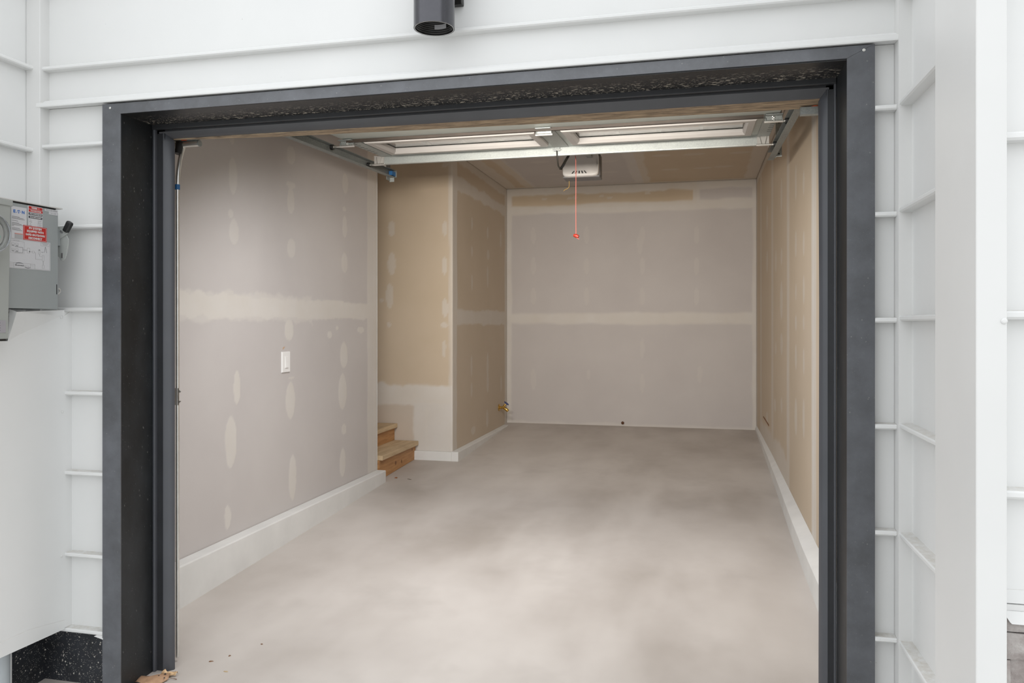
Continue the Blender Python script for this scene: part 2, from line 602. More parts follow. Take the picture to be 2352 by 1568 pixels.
BK = [(-1.722, 2.283, 0.029, 0.094), (-1.722, 1.953, 0.029, 0.094), (-1.722, 1.622, 0.029, 0.094), (-1.143, 2.268, 0.028, 0.093), (-1.143, 1.942, 0.028, 0.093), (-1.143, 1.617, 0.028, 0.093), (-0.555, 2.252, 0.027, 0.091), (-0.555, 1.932, 0.027, 0.091), (-0.555, 1.612, 0.027, 0.091), (0.0, 2.237, 0.026, 0.09), (0.0, 1.922, 0.026, 0.09), (0.0, 1.608, 0.026, 0.09), (-1.722, 0.725, 0.029, 0.118), (-0.555, 1.064, 0.023, 0.114), (-0.555, 0.699, 0.023, 0.101), (0.031, 0.799, 0.026, 0.09), (-1.12, 0.781, 0.019, 0.056), (-0.578, 2.161, 0.032, 0.101)]
RW = [(2.649, 2.186, 0.042, 0.107), (2.292, 2.123, 0.036, 0.074), (3.475, 2.239, 0.058, 0.125), (2.649, 1.812, 0.042, 0.08), (2.292, 1.776, 0.036, 0.074), (3.475, 1.802, 0.058, 0.063), (2.649, 1.518, 0.032, 0.053), (2.292, 1.516, 0.036, 0.087), (3.475, 1.489, 0.086, 0.141), (2.649, 1.331, 0.042, 0.048), (2.292, 1.33, 0.036, 0.045), (3.475, 1.176, 0.086, 0.078), (2.649, 1.117, 0.042, 0.08), (2.292, 1.107, 0.036, 0.074), (2.649, 0.756, 0.063, 0.12), (2.292, 0.785, 0.045, 0.112), (3.475, 0.738, 0.058, 0.056), (3.882, 1.132, 0.05, 0.05), (3.882, 1.802, 0.05, 0.084), (4.636, 2.238, 0.084, 0.113), (4.636, 1.862, 0.084, 0.094), (3.95, 0.69, 0.068, 0.051), (4.636, 0.507, 0.084, 0.056)]
Y0 = .172


def m_left(m):            # a = y - Y0, b = z
    o = Y0
    m.rect(-.1, 1.00, 1.355, 1.475, .012, .005, .9, .09)
    m.rect(.95, 3.1, 1.350, 1.470, .010, .006, .85, .10, slope=.002)
    m.rect(-.1, 1.9, 1.336, 1.488, .016, .010, .55, .07)
    m.rect(2.93 - o, 3.12 - o, -.1, 2.9, .008, .006, .75, .3)
    m.rect(3.03 - o, 3.12 - o, -.1, 2.9, .004, .004, .92, .5)
    for a, b, ra, rb in LEFT:
        m.ell(a - o, b, ra * 1.05, rb * 1.05, .55 if b > 1.3 else .8)
    m.rect(-.1, 3.1, 2.72, 2.9, .02, .008, .8)


wl = struct(plaster('wall_left', (XL, Y0, 0), (0, 1, 0), (0, 0, 1), 3.10 - Y0, ZC, .009, .009, m_left, .12))


def m_rec(m):             # a = x + 3.6
    o = -3.6
    m.paper(-1, 9, .64, 9, .95)
    m.paper(-1, 1.235, .0, .64, .55)
    m.rect(-1, 1.7, .625, .80, .018, .012, .9, .12)
    m.rect(-2.37 - o, 2, .0, .70, .012, .014, .85, .15)
    m.rect(-2.30 - o, -2.20 - o, .0, .62, .02, .03, .95, .2)
    m.rect(-2.055 - o, 2, -.1, 2.9, .010, .008, .55, .3)
    for a, b, ra, rb in REC:
        m.ell(a - o, b, ra, rb, .5)


struct(plaster('wall_recess', (-3.6, YR, 0), (1, 0, 0), (0, 0, 1), 3.6 + X2, ZC, .014, .012, m_rec, .08))


def m_w2(m):              # a = y - 3.9
    o = YR
    m.paper(-1, 9, -1, 9, .85)
    m.paper(-1, 9, .0, 1.32, .8)
    m.rect(-1, 3, 1.315, 1.452, .012, .008, .75, .15)
    m.rect(-1, 3, 2.49, 2.60, .016, .010, .75, .15)
    m.rect(-1, 3, 2.715, 2.9, .014, .010, .75, .15)
    m.rect(-.1, .13, -.1, 2.9, .012, .010, .75, .3)
    m.rect(1.84, 2.1, -.1, 2.9, .012, .010, .8, .3)
    for a, b, ra, rb in W2:
        m.ell(a - o, b, ra, rb, .5)


struct(plaster('wall_stair_side', (X2, YR + .0005, 0), (0, 1, 0), (0, 0, 1), YB - YR, ZC, .014, .012, m_w2, .08))


def m_back(m):            # a = x - X2
    o = X2
    m.paper(-.5, -.005 - o, 2.56, 2.9, 1)
    m.rect(-.1, 3, 1.325, 1.438, .012, .018, .9, .25)
    m.rect(-.1, 3, 2.505, 2.60, .010, .014, .9, .25)
    m.rect(-.1, 3, 2.712, 2.9, .012, .010, .9, .2)
    m.rect(-.1, .055, -.1, 2.9, .006, .010, .85, .3)
    m.rect(.552 - o, 3, -.1, 2.9, .006, .010, .8, .3)
    m.rect(-.039 - o, .031 - o, 2.55, 2.75, .004, .006, .9, .2)
    m.rect(-.1, 3, .0, .265, .01, .012, .55, .2)
    for a, b, ra, rb in BK:
        m.ell(a - o, b, ra, rb, .28)
    for a, b in ((-1.60, 2.67), (-1.33, 2.665), (-1.27, 2.675), (-.98, 2.68), (-.90, 2.66), (-.50, 2.69)):
        m.ell(a - o, b, .03, .012, .5, .9)


struct(plaster('wall_back', (X2, YB, 0), (1, 0, 0), (0, 0, 1), XR - X2, ZC, .012, .012, m_back, .1))


def m_right(m):           # a = YB - y
    o = YB
    m.paper(-1, 9, -1, 9, .90)
    for y, hw, val in ((1.90, .085, .70), (3.06, .075, .55), (4.16, .085, .50), (5.29, .09, .45)):
        m.rect(o - y - hw, o - y + hw, -.1, 2.9, .008, .012, val, .3)
    m.rect(o - 1.95, o - 1.89, -.1, 2.9, .004, .004, .9, .3)
    m.rect(-.1, .10, -.1, 2.9, .02, .02, .5, .3)
    m.rect(-.1, 9, 2.73, 2.9, .012, .01, .7, .2)
    m.rect(o - 5.4, o - 3.0, .0, .42, .03, .03, .6, .3)
    for a, b, ra, rb in RW:
        m.ell(o - a, b, ra, rb, .45)


struct(plaster('wall_right', (XR, YB, 0), (0, -1, 0), (0, 0, 1), YB - Y0, ZC, .014, .012, m_right, .1))


def m_ceil(m):            # a = x + 3.6, b = YB - y
    o = -3.6
    m.paper(-1, -1.72 - o, -1, 9, .95)
    m.paper(-.53 - o, 9, -1, 9, .95)
    m.rect(-1.795 - o, -1.685 - o, -1, 9, .014, .012, .55, .2)
    m.rect(-.625 - o, -.46 - o, -1, 9, .014, .012, .55, .2)
    m.rect(X2 - .02 - o, X2 + .13 - o, -1, 9, .012, .01, .55, .2)
    m.rect(XR - .13 - o, 9, -1, 9, .012, .01, .55, .2)
    m.rect(-1, 9, -.1, .06, .01, .012, .6, .2)
    for x, y in ((-.297, 4.51), (-.02, 4.52), (.364, 4.545), (-.24, 5.15), (.05, 5.145), (.25, 5.12), (-1.39, 4.53), (-.77, 4.64), (-1.38, 5.14), (-.82, 5.14), (-.3, 3.9), (.1, 3.9), (-1.4, 3.9), (-.9, 3.9)):
        m.ell(x - o, YB - y, .085, .045, .38)


struct(plaster('ceiling', (-3.6, YB, ZC), (1, 0, 0), (0, -1, 0), XR + 3.6, YB - Y0, .014, .014, m_ceil, .12))
# unseen shell that keeps the garage closed
struct(box('wall_recess_left', (-3.7, 3.0, -.1, -3.6, 4.0, ZC + .1), M['drywall_plain']))
struct(box('wall_recess_front', (-3.6, 2.98, -.1, XL - .12, 3.098, ZC + .1), M['drywall_plain']))
struct(MB().box(-2.55, .047, -.2, -2.017, .1715, ZC + .5).box(.424, .047, -.2, .75, .1715, ZC + .5)
       .box(-2.017, .047, 2.081, .424, .1715, ZC + .5).build('wall_front_core', M['drywall_plain']))
# corner bead at the end of the left wall
box('corner_bead', (XL - .03, 3.0995, .2, XL + .0035, 3.1035, ZC - .005), M['curb'], wl)

# curbs: concrete knee at the foot of the walls
c = MB()
c.prism([(Y0 + .03, -.05), (3.098, zf(3.1) - .02), (3.098, .214), (Y0 + .03, .216)], 'x', XL + .001, -2.287)
struct(c.build('baseboard_left', M['curb'], bevel=.006))
c = MB().box(-2.355, 3.866, .1, X2, YR - .001, .236)
c.box(X2 - .001, 3.866, .1, -1.958, YB - .001, .2385)
struct(c.build('baseboard_stair_side', M['curb'], bevel=.005))
# right curb tapers away towards the back
c = MB().loft([[(XR - .001, y, zf(y) - .04), (XR - th, y, zf(y) - .04), (XR - th, y, zt - .006), (XR - th + .006, y, zt), (XR - .001, y, zt + .02)]
               for y, th, zt in ((Y0 + .03, .072, .175), (1.3, .070, .176), (1.8, .068, .182), (2.4, .062, .20), (3.2, .048, .222), (4.2, .034, .25), (5.0, .022, .262), (5.82, .014, .272))])
struct(c.build('baseboard_right', M['curb'], smooth=40))

# ------------------------------------------------------------------ outside walls: lap siding built course by course
CORE = .033     # recess of the panel face behind the lip


def lap(axis_fn, a0, a1, zb, zt, depth=CORE, lip=.014):
    """one siding course: face set back by depth, lip along its lower edge. axis_fn(a, d, z) -> xyz with d = distance behind the lip front"""
    prof = [(.004, zb), (0, zb + .004), (0, zb + lip - .003), (.003, zb + lip), (depth, zb + lip + .002), (depth, zt), (depth + .010, zt), (depth + .010, zb)]
    return MB().loft([[axis_fn(a0, d, z) for d, z in prof], [axis_fn(a1, d, z) for d, z in prof]])


wf = struct(MB().box(-3.6, CORE + .011, -.5, -2.017, .0455, 3.3).box(.424, CORE + .011, -.5, .75, .0455, 3.3)
            .box(-2.017, CORE + .011, 2.081, .424, .0455, 3.3).build('wall_front', M['white_trim']))
front = lambda a, d, z: (a, d, z)


def courses(zs, top, fn, a0, a1, parent, depth=CORE):
    zs = sorted(zs, reverse=True)
    t_ = top
    for z in zs:
        lap(fn, a0, a1, z, t_, depth).build('siding_panel', M['siding'], parent)
        t_ = z + .001
    return t_


courses([2.256, 2.558, 2.86], 3.16, front, -2.352, .5495, wf)
# strip above the opening ends in a drip edge that runs the whole width
hd = MB().loft([[(x, y, z) for y, z in ((-.011, 2.117), (-.012, 2.121), (-.011, 2.133), (.006, 2.139), (.012, 2.146), (CORE, 2.150), (CORE, 2.258), (CORE + .009, 2.258), (CORE + .009, 2.122), (-.006, 2.117))] for x in (-2.366, .556)])
hd.build('siding_panel', M['siding'], wf)
courses([1.968, 1.668, 1.366, 1.06, .768, .469, .193], 2.120, front, -2.352, -2.0885, wf)
courses([1.926, 1.624, 1.324, 1.022, .721, .419, .117], 2.120, front, .4925, .5495, wf)
# dark waterproofed foundation below the siding
fd = struct(MB().box(-2.372, .036, -.45, -2.05, .046, .19).box(-2.60, -.113, -.45, -2.372, .046, .30).build('wall_foundation', M['membrane']))
MB().box(-2.3725, -.1165, -.4, -2.368, -.112, .21).build('edge_bead', M['white_trim'], fd)
MB().add([(-2.128, .004, .187), (-2.085, -.001, .181), (-2.085, .004, .212), (-2.10, .006, .20)], [(0, 1, 2, 3)]).add(
    [(-2.128, .008, .187), (-2.085, .003, .181), (-2.085, .008, .212), (-2.10, .010, .20)], [(3, 2, 1, 0)]).build('torn_membrane_tab', M['white_trim'], wf)

# left return wall
wol = struct(box('wall_outer_left', (-2.62, -.64, .30, -2.414, .034, 3.2), M['white_trim']))
lret = lambda a, d, z: (-2.38 - d, a, z)
courses([1.350, 1.653, 1.954, 2.2575, 2.56, 2.86], 3.16, lret, -.64, .030, wol)
struct(MB().box(-2.412, -.010, 1.35, -2.350, .036, 3.16).build('trim_corner_left', M['white_trim'], bevel=.002))
# flat cladding box below the meter gear, its sprung top edge bent outwards
ch = MB().prism([(-.64, .223), (.0335, .208), (.0335, 1.371), (-.002, 1.350), (-.241, 1.263), (-.64, 1.263)], 'x', -2.254, -2.250)
wl2 = struct(MB().box(-2.415, -.0015, .215, -2.252, .033, 1.366).build('wall_lower_left', M['white_trim']))
cl = ch.build('cladding_panel', M['siding'], wl2)
MB().prism([(-.64, .2205), (-.0025, .2055), (-.0025, .238), (-.16, .262), (-.64, .268)], 'x', -2.250, -2.2478).build('hem_strip', M['siding'], wl2)
A_, B_, C_, D_, E_ = (-2.2495, -.002, 1.350), (-2.2495, -.241, 1.263), (-2.2495, -.002, 1.3715), (-2.205, -.249, 1.361), (-2.228, -.2555, 1.3705)
off = lambda p, d: (p[0] + d, p[1], p[2])
MB().loft([[A_, B_, D_, C_], [off(p, -.002) for p in (A_, B_, D_, C_)]]).build('bent_flap', M['siding'], wl2)
MB().loft([[B_, E_, D_], [(p[0] - .001, p[1] + .002, p[2]) for p in (B_, E_, D_)]]).build('bent_tab', M['siding'], wl2)
MB().lathe((-2.2495, -.0165, 1.345), 'x', [(0, .0065), (.002, .0065), (.0035, .004), (.0038, .001)], 14).build('rivet', M['white_trim'], wl2, smooth=30)
MB().lathe((-2.2495, -.015, .475), 'x', [(0, .0045), (.002, .0045), (.003, .002)], 12).build('rivet', M['white_trim'], wl2, smooth=30)
MB().lathe((-2.2495, -.012, 1.0), 'x', [(0, .0045), (.002, .0045), (.003, .002)], 12).build('rivet', M['white_trim'], wl2, smooth=30)

# right return wall, corner post and the street-facing wall beyond it
wor = struct(MB().box(.596, -.86, -.5, .75, .044, 3.2).build('wall_outer_right', M['white_trim']))
rret = lambda a, d, z: (.5515 + d, a, z)
courses([1.931, 1.632, 1.329, 1.028, .723, .42, .118, 2.234, 2.536, 2.84], 3.14, rret, -.87, -.0145, wor)
struct(MB().prism([(.5500, -.0155), (.596, -.0155), (.596, -.0125), (.5530, -.0125), (.5530, .036), (.5500, .036)], 'z', -.5, 3.2).build('trim_corner_right', M['white_trim']))
post = struct(MB().prism([(.4557, -.930), (.5025, -.930), (.5025, -.880), (.560, -.880), (.560, -.700), (.4557, -.700)], 'z', -.5, 3.2).build('trim_post', M['white_trim'], bevel=.0025))
MB().lathe((.4975, -.930, 1.325), (0, -1, 0), [(0, .005), (.0015, .005), (.003, .003), (.0032, .001)], 16).build('screw_cap', M['white_trim'], post, smooth=30)
ws = struct(MB().box(.53, -.872, -.5, 1.8, -.70, 3.2).build('wall_street', M['mortar']))
street = lambda a, d, z: (a, -.910 + d * .9, z)
courses([1.025, 1.328, 1.63, 1.934, 2.236, 2.54, 2.84], 3.14, street, .5026, 1.8, ws)
# flat starter panel and drip flashing with a chamfered end over the stone
MB().box(.5026, -.884, .8425, 1.8, -.872, 1.026).build('siding_panel', M['siding'], ws)
MB().box(.5026, -.8858, .8425, 1.8, -.8838, .866).build('hem_strip', M['siding'], ws)
MB().box(.5026, -.8875, .8305, 1.8, -.8738, .8408).build('drip_flashing', M['white_trim'], ws)
fl_ = [(.5085, .8305), (.5165, .8150), (.5190, .8128), (1.8, .8128), (1.8, .8305)]
fy = lambda z: -.889 - (.8305 - z) * .75
MB().loft([[(x, fy(z) - .0012, z) for x, z in fl_], [(x, fy(z) + .0012, z) for x, z in fl_]]).build('drip_flange', M['white_trim'], ws)


def stone(x0, x1, z0, z1, d):
    n, k = 4, 3
    vs, fs = [], []
    for i in range(n):
        for j in range(k):
            u_, v_ = i / (n - 1), j / (k - 1)
            e = .006 if (i in (0, n - 1) or j in (0, k - 1)) else 0
            vs.append((x0 + (x1 - x0) * u_, -.888 - d + e + random.uniform(-.002, .002), z0 + (z1 - z0) * v_ + (random.uniform(-.002, .002) if 0 < j < k - 1 else 0)))
    for i in range(n - 1):
        for j in range(k - 1):
            a = i * k + j
            fs.append((a, a + k, a + k + 1, a + 1))
    b = len(vs)
    vs += [(x0, -.868, z0), (x1, -.868, z0), (x1, -.868, z1), (x0, -.868, z1)]
    bot = [i * k for i in range(n)]
    top = [i * k + k - 1 for i in range(n)]
    fs.append(tuple(bot[::-1]) + (b, b + 1))
    fs.append(tuple(top) + (b + 2, b + 3))
    fs.append((0, 1, 2, b + 3, b))
    q = (n - 1) * k
    fs.append((q + 2, q + 1, q, b + 1, b + 2))
    return MB().add(vs, fs).build('stone_block', M['stone'], ws, smooth=35)


zt = .829
first = [(.034,), (.046,), (.09,)]
row = 0
while zt > -.35:
    h = [.036, .047, .078, .052, .09, .044, .07][row % 7]
    x = .5035
    while x < 1.3:
        L = random.uniform(.10, .24)
        if x < .504:
            L = {0: .16, 1: .13, 2: .0195}.get(row, random.uniform(.03, .15))
        stone(x, min(x + L - .0022, 1.32), zt - h + .0022, zt, random.uniform(.0, .010))
        x += L
    zt -= h
    row += 1

# ------------------------------------------------------------------ charcoal door surround
JL, JR, JT = -2.011, .418, 2.075


def casing(name, poly_front, reveal, mat):
    pass


tl = struct(MB().box(-2.088, .0, -.30, JL, .0035, 2.113).box(-2.088, .0035, -.30, -2.070, .0335, 2.113).build('trim_1', M['charcoal']))
tr = struct(MB().box(JR, .0, -.30, .492, .0035, 2.114).box(.474, .0035, -.30, .492, .0335, 2.114).build('trim_2', M['charcoal']))
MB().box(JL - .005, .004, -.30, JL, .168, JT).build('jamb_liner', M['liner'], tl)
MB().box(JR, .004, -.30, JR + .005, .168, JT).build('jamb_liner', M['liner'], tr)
th_ = struct(MB().loft([[(-2.0105, y, JT), (.4175, y, JT + .004), (.4875, y, 2.1135), (-2.087, y, 2.1125)] for y in (-.0012, .0035)]).build('trim_3', M['charcoal']))
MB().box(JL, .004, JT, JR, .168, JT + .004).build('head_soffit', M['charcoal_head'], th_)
for x, z in ((-2.0545, 2.098), (.463, 2.099)):
    MB().lathe((x, -.001, z), (0, -1, 0), [(-.001, .0042), (.0008, .0042), (.0014, .0028), (.0006, .0018)], 14).build('screw', M['zinc'], th_, smooth=30)
# stops with vinyl weatherstrip
for nm, par, s, x0 in (('weatherstrip', tl, .75, JL), ('weatherstrip', tr, -.48, JR)):
    zt_ = JT - .004
    MB().box(x0, .166, -.03, x0 + s * .015, .182, zt_).build('stop_edge', M['vinyl'], par, bevel=.003)
    MB().box(x0 + s * .006, .180, -.03, x0 + s * .060, .2, zt_).build('stop_base', M['vinyl_dark'], par)
    fl = MB()
    rings = []
    for z in (-.0, .25, .8, 1.4, 1.75, 1.92, JT - .06):
        wob = (.0 if s > 0 else .006 * math.exp(-((z - 1.95) / .25) ** 2) + .004 * math.exp(-((z - .2) / .6) ** 2))
        x_b = x0 + s * (.0945 + wob)
        rings.append([(x0 + s * .050, .178, z), (x0 + s * .075, .182, z), (x_b, .197, z), (x_b, .203, z), (x0 + s * .050, .190, z)])
    rings.append([(x0 + s * .050, .178, JT - .022), (x0 + s * .060, .182, JT - .030), (x0 + s * .088, .197, JT - .050), (x0 + s * .088, .203, JT - .050), (x0 + s * .050, .190, JT - .022)])
    fl.loft(rings).build(nm, M['vinyl'], par, smooth=50)
MB().box(JL, .162, JT - .018, JR, .182, JT + .003).build('stop_edge', M['vinyl_dark'], th_, bevel=.003)
MB().box(JL, .180, JT - .030, JR, .2, JT + .001).build('stop_base', M['vinyl_dark'], th_)
MB().loft([[(x, .178, JT - .024), (x, .180, JT - .030), (x, .197, zb), (x, .203, zb), (x, .192, JT - .022)] for x, zb in ((JL + .02, 2.027), (JL + .075, 2.0285), (-1.6, 2.028), (-1.0, 2.024), (-.3, 2.0235), (JR - .05, 2.0245), (JR - .02, 2.0245))]).build('weatherstrip', M['flap'], th_, smooth=50)
# weathered lumber header behind the head trim
hb_ = [(JL - .1, .172), (JR + .1, .172), (JR + .1, .314), (.37, .312), (-.62, .294), (-1.53, .253), (-1.94, .207), (JL - .1, .2055)]
MB().loft([[(x, max(y, .2036), 2.0245) for x, y in hb_], [(x, max(y, .2036), 2.06) for x, y in hb_], [(x, y, 2.07) for x, y in hb_], [(x, y, 2.30) for x, y in hb_]]).build('header_board', M['header_wood'], th_)

# ------------------------------------------------------------------ sectional overhead door (open)
DYE, DZE, DP = 2.36, 2.42, .045       # far edge, inner-face height there, pitch


def dz_(y):
    return DZE - DP * (DYE - y)


def dbox(mb, x0, y0, d0, x1, y1, d1):
    """box in door space: d is measured down from the inner face (positive = towards the floor)"""
    return mb.hexa([(x0, y0, dz_(y0) - d1), (x1, y0, dz_(y0) - d1), (x1, y1, dz_(y1) - d1), (x0, y1, dz_(y1) - d1),
                    (x0, y0, dz_(y0) - d0), (x1, y0, dz_(y0) - d0), (x1, y1, dz_(y1) - d0), (x0, y1, dz_(y1) - d0)])


door = MB()
XA, XB = -2.006, .413
# outer skin frame of the top section round its two lights
YJ = 1.805
WL, WR = (-1.889, -.872), (-.728, .305)
WY = (1.812, 2.228)
sec = MB()
for x0, x1 in ((XA, WL[0] + .03), (WL[1] - .03, WR[0] + .03), (WR[1] - .03, XB)):
    dbox(sec, x0, YJ, -.045, x1, DYE, .0)
for x0, x1 in ((WL[0] + .03, WL[1] - .03), (WR[0] + .03, WR[1] - .03)):
    dbox(sec, x0, YJ, -.045, x1, WY[0] + .03, .0)
    dbox(sec, x0, WY[1] - .03, -.045, x1, DYE, .0)
d1 = struct(sec.build('door_1', M['door_steel'], bevel=.002))
s3 = MB()
dbox(s3, XA, 1.24, -.045, XB, YJ - .006, .0)
s3.build('door_section', M['door_steel'], d1, bevel=.002)
s2 = MB()
dbox(s2, XA, .80, -.045, XB, 1.234, .0)
s2.build('door_section', M['door_steel'], d1)
s1 = MB()
zz = dz_(.79)
s1.hexa([(XA, .30, 2.075), (XB, .30, 2.075), (XB, .79, zz), (XA, .79, zz), (XA, .285, 2.115), (XB, .285, 2.115), (XB, .775, zz + .045), (XA, .775, zz + .045)])
s1.build('door_section', M['door_steel'], d1)
js = MB()
dbox(js, -1.985, 1.778, .001, .335, 1.799, .017)
js.build('joint_strip', M['dark_wood'], d1)
for x0, x1 in (WL, WR):
    fr = MB()
    # picture frame: flat band with a sloping inner lip
    prof = [(0, .0), (0, .016), (.006, .022), (.040, .022), (.052, .006), (.052, -.012), (.03, -.012)]
    def ring(i):
        o, d = prof[i]
        return [(x0 + o, WY[0] + o, dz_(WY[0] + o) - d), (x1 - o, WY[0] + o, dz_(WY[0] + o) - d), (x1 - o, WY[1] - o, dz_(WY[1] - o) - d), (x0 + o, WY[1] - o, dz_(WY[1] - o) - d)]
    fr.loft([ring(i) for i in range(len(prof))] , cap=False)
    f_ = fr.build('window_frame', M['frame_vinyl'], d1)
    p_ = MB()
    dbox(p_, x0 + .035, WY[0] + .035, -.020, x1 - .035, WY[1] - .035, -.015)
    p_.build('pane', M['glass'], f_)
    for k in range(1, 4):
        xm = x0 + .045 + (x1 - x0 - .09) * k / 4
        dbox(MB(), xm - .011, WY[0] + .04, -.034, xm + .011, WY[1] - .04, -.022).build('muntin', M['door_steel'], f_)
    ym = (WY[0] + WY[1]) / 2
    dbox(MB(), x0 + .04, ym - .011, -.034, x1 - .04, ym + .011, -.0225).build('muntin', M['door_steel'], f_)
# stiles
for x0, x1 in ((XA + .002, -1.930), (-.862, -.768), (.343, XB - .002)):
    st = MB()
    dbox(st, x0, YJ + .004, .0, x1, DYE - .02, .006)
    s_ = st.build('stile', M['galv'], d1, bevel=.001)
    if x0 > .3 or x0 < -1.9:
        for k in range(7):
            y = 1.90 + k * .05
            xx = (x0 + .042, x0 + .066) if x0 > .3 else (x0 + .008, x0 + .032)
            dbox(MB(), xx[0], y, .0061, xx[1], y + .006, .0068).build('slot', M['black'], s_)
# side flange of the right end stile with punched holes
sfl = MB()
dbox(sfl, XB - .004, YJ + .004, -.05, XB - .001, DYE - .02, .004)
sfl.build('stile_flange', M['galv_dark'], d1)
# stiffening strut along the far edge
sp = [(DYE - .040, dz_(DYE - .04) - .002), (DYE, 2.418), (DYE, 2.366), (DYE + .012, 2.364), (DYE + .012, 2.367), (DYE + .003, 2.369), (DYE + .003, 2.421), (DYE - .04, dz_(DYE - .04) + .001)]
MB().prism(sp, 'x', -1.994, .352).build('strut', M['galv'], d1)
MB().prism([(DYE - .0015, 2.3665), (DYE - .0015, 2.369), (DYE, 2.369), (DYE, 2.3665)], 'x', -1.994, .352).build('strut_lip', M['zinc'], d1)


def roller(x, y, z, side, par, L=.070):
    """side -1: wheel on the left"""
    r = MB().tube([(x, y, z), (x + side * (L + .005), y, z)], .0055, 10).build('roller_stem', M['zinc'], par, smooth=40)
    MB().lathe((x + side * L, y, z), (side, 0, 0), [(-.006, .008), (-.004, .0165), (.006, .0175), (.012, .0165), (.014, .009)], 22).build('roller_wheel', M['black'], r, smooth=35)
    MB().lathe((x + side * (L - .008), y, z), (side, 0, 0), [(0, .007), (.006, .008), (.008, .006)], 12).build('roller_hub', M['zinc'], r, smooth=35)
    return r


# top roller brackets with embossed V
for xc, s in ((-2.022, -1), (.378, 1)):
    zt_, zb_ = 2.424, 2.356
    br = MB().hexa([(xc - .032, DYE - .018, zb_), (xc + .030, DYE - .018, zb_), (xc + .030, DYE - .015, zb_), (xc - .032, DYE - .015, zb_),
                    (xc - .038, DYE - .006, zt_), (xc + .034, DYE - .006, zt_), (xc + .034, DYE - .003, zt_), (xc - .038, DYE - .003, zt_)])
    br.box(xc + .028, DYE - .017, zb_, xc + .031, DYE + .03, zt_)
    b_ = br.build('top_bracket', M['bracket'], d1)
    for t_ in (-1, 1):
        MB().tube([(xc + t_ * .020, DYE - .0095, zt_ - .012), (xc + t_ * .009, DYE - .0195, zb_ + .008)], .0024, 6).build('rib', M['zinc'], b_)
    MB().tube([(xc - .040, DYE - .022, zb_ + .006), (xc + .040, DYE - .022, zb_ + .006)], .0060, 10).build('hinge_pin', M['zinc'], b_, smooth=40)
    roller(xc + s * .02, DYE - .022, zb_ + .006, s, b_, .046 if s < 0 else .040)
# joint hinges
for xc, s in ((-1.985, -1), (.385, 1), (-.815, 0)):
    z = dz_(1.80)
    hw = .042
    h_ = MB()
    dbox(h_, xc - hw, 1.755, .004, xc + hw, 1.800, .0075)
    dbox(h_, xc - hw, 1.800, .004, xc + hw, 1.850, .0075)
    h_.hexa([(xc - hw, 1.797, z - .034), (xc + hw, 1.797, z - .034), (xc + hw, 1.8005, z - .034), (xc - hw, 1.8005, z - .034),
             (xc - hw, 1.797, z - .004), (xc + hw, 1.797, z - .004), (xc + hw, 1.8005, z - .004), (xc - hw, 1.8005, z - .004)])
    hh = h_.build('hinge', M['galv_dark'] if s else M['galv'], d1)
    MB().tube([(xc - hw - .005, 1.794, z - .036), (xc + hw + .005, 1.794, z - .036)], .0070, 10).build('hinge_pin', M['zinc'], hh, smooth=40)
    for e in (-1, 1):
        MB().lathe((xc + e * (hw - .002), 1.797, z - .026), (e, 0, 0), [(0, .014), (.003, .014), (.004, .004)], 12).build('hinge_ear', M['galv_dark'], hh, smooth=40)
    if s:
        for k in range(4):
            MB().lathe((xc - .004 + .006 * (k % 2), 1.7955, z - .010 - .006 * k), (0, -1, 0), [(0, .0045), (.003, .0045), (.004, .002)], 8).build('bolt', M['zinc'], hh, smooth=40)
        roller(xc + s * .03, 1.794, z - .036, s, hh, .062 if s < 0 else .030)
    else:
        for e in (-1, 1):
            MB().lathe((xc + e * .016, 1.7965, z - .014), (0, -1, 0), [(0, .004), (.003, .004), (.004, .002)], 8).build('bolt', M['zinc'], hh, smooth=40)
# bottom corner brackets that peek out under the header
for xc, s in ((-1.95, -1), (.372, 1)):
    if s < 0:
        bb = MB().tube([(-2.008, .292, 2.027), (-1.898, .292, 2.029)], .0115, 14).build('bottom_bracket', M['zinc'], d1, smooth=40)
        MB().lathe((-1.8985, .292, 2.029), 'x', [(0, .013), (.004, .013), (.0045, .005)], 14).build('stem_end', M['galv_dark'], bb, smooth=40)
        MB().box(-2.004, .280, 2.040, -1.90, .30, 2.062).build('bracket_plate', M['galv'], bb)
        MB().box(-1.968, .276, 2.040, -1.945, .281, 2.050).build('red_tab', M['orange'], bb)
        MB().box(-1.855, .28, 2.046, -1.80, .30, 2.056).build('clip', M['zinc'], bb)
    else:
        bb = MB().prism([(.276, 1.997), (.300, 1.997), (.300, 2.024), (.297, 2.024), (.297, 2.000), (.279, 2.000), (.279, 2.021), (.276, 2.021)], 'x', .327, .406).build('bottom_bracket', M['galv'], d1)
        MB().tube([(.33, .288, 2.016), (.41, .288, 2.016)], .006, 10).build('roller_stem', M['zinc'], bb, smooth=40)
        MB().lathe((.372, .288, 2.018), 'z', [(0, .012), (.006, .012)], 14).build('red_tab', M['orange'], bb, smooth=40)

# ------------------------------------------------------------------ door tracks


def trackz(y):
    return 2.305 + .0367 * (y - 1.354)


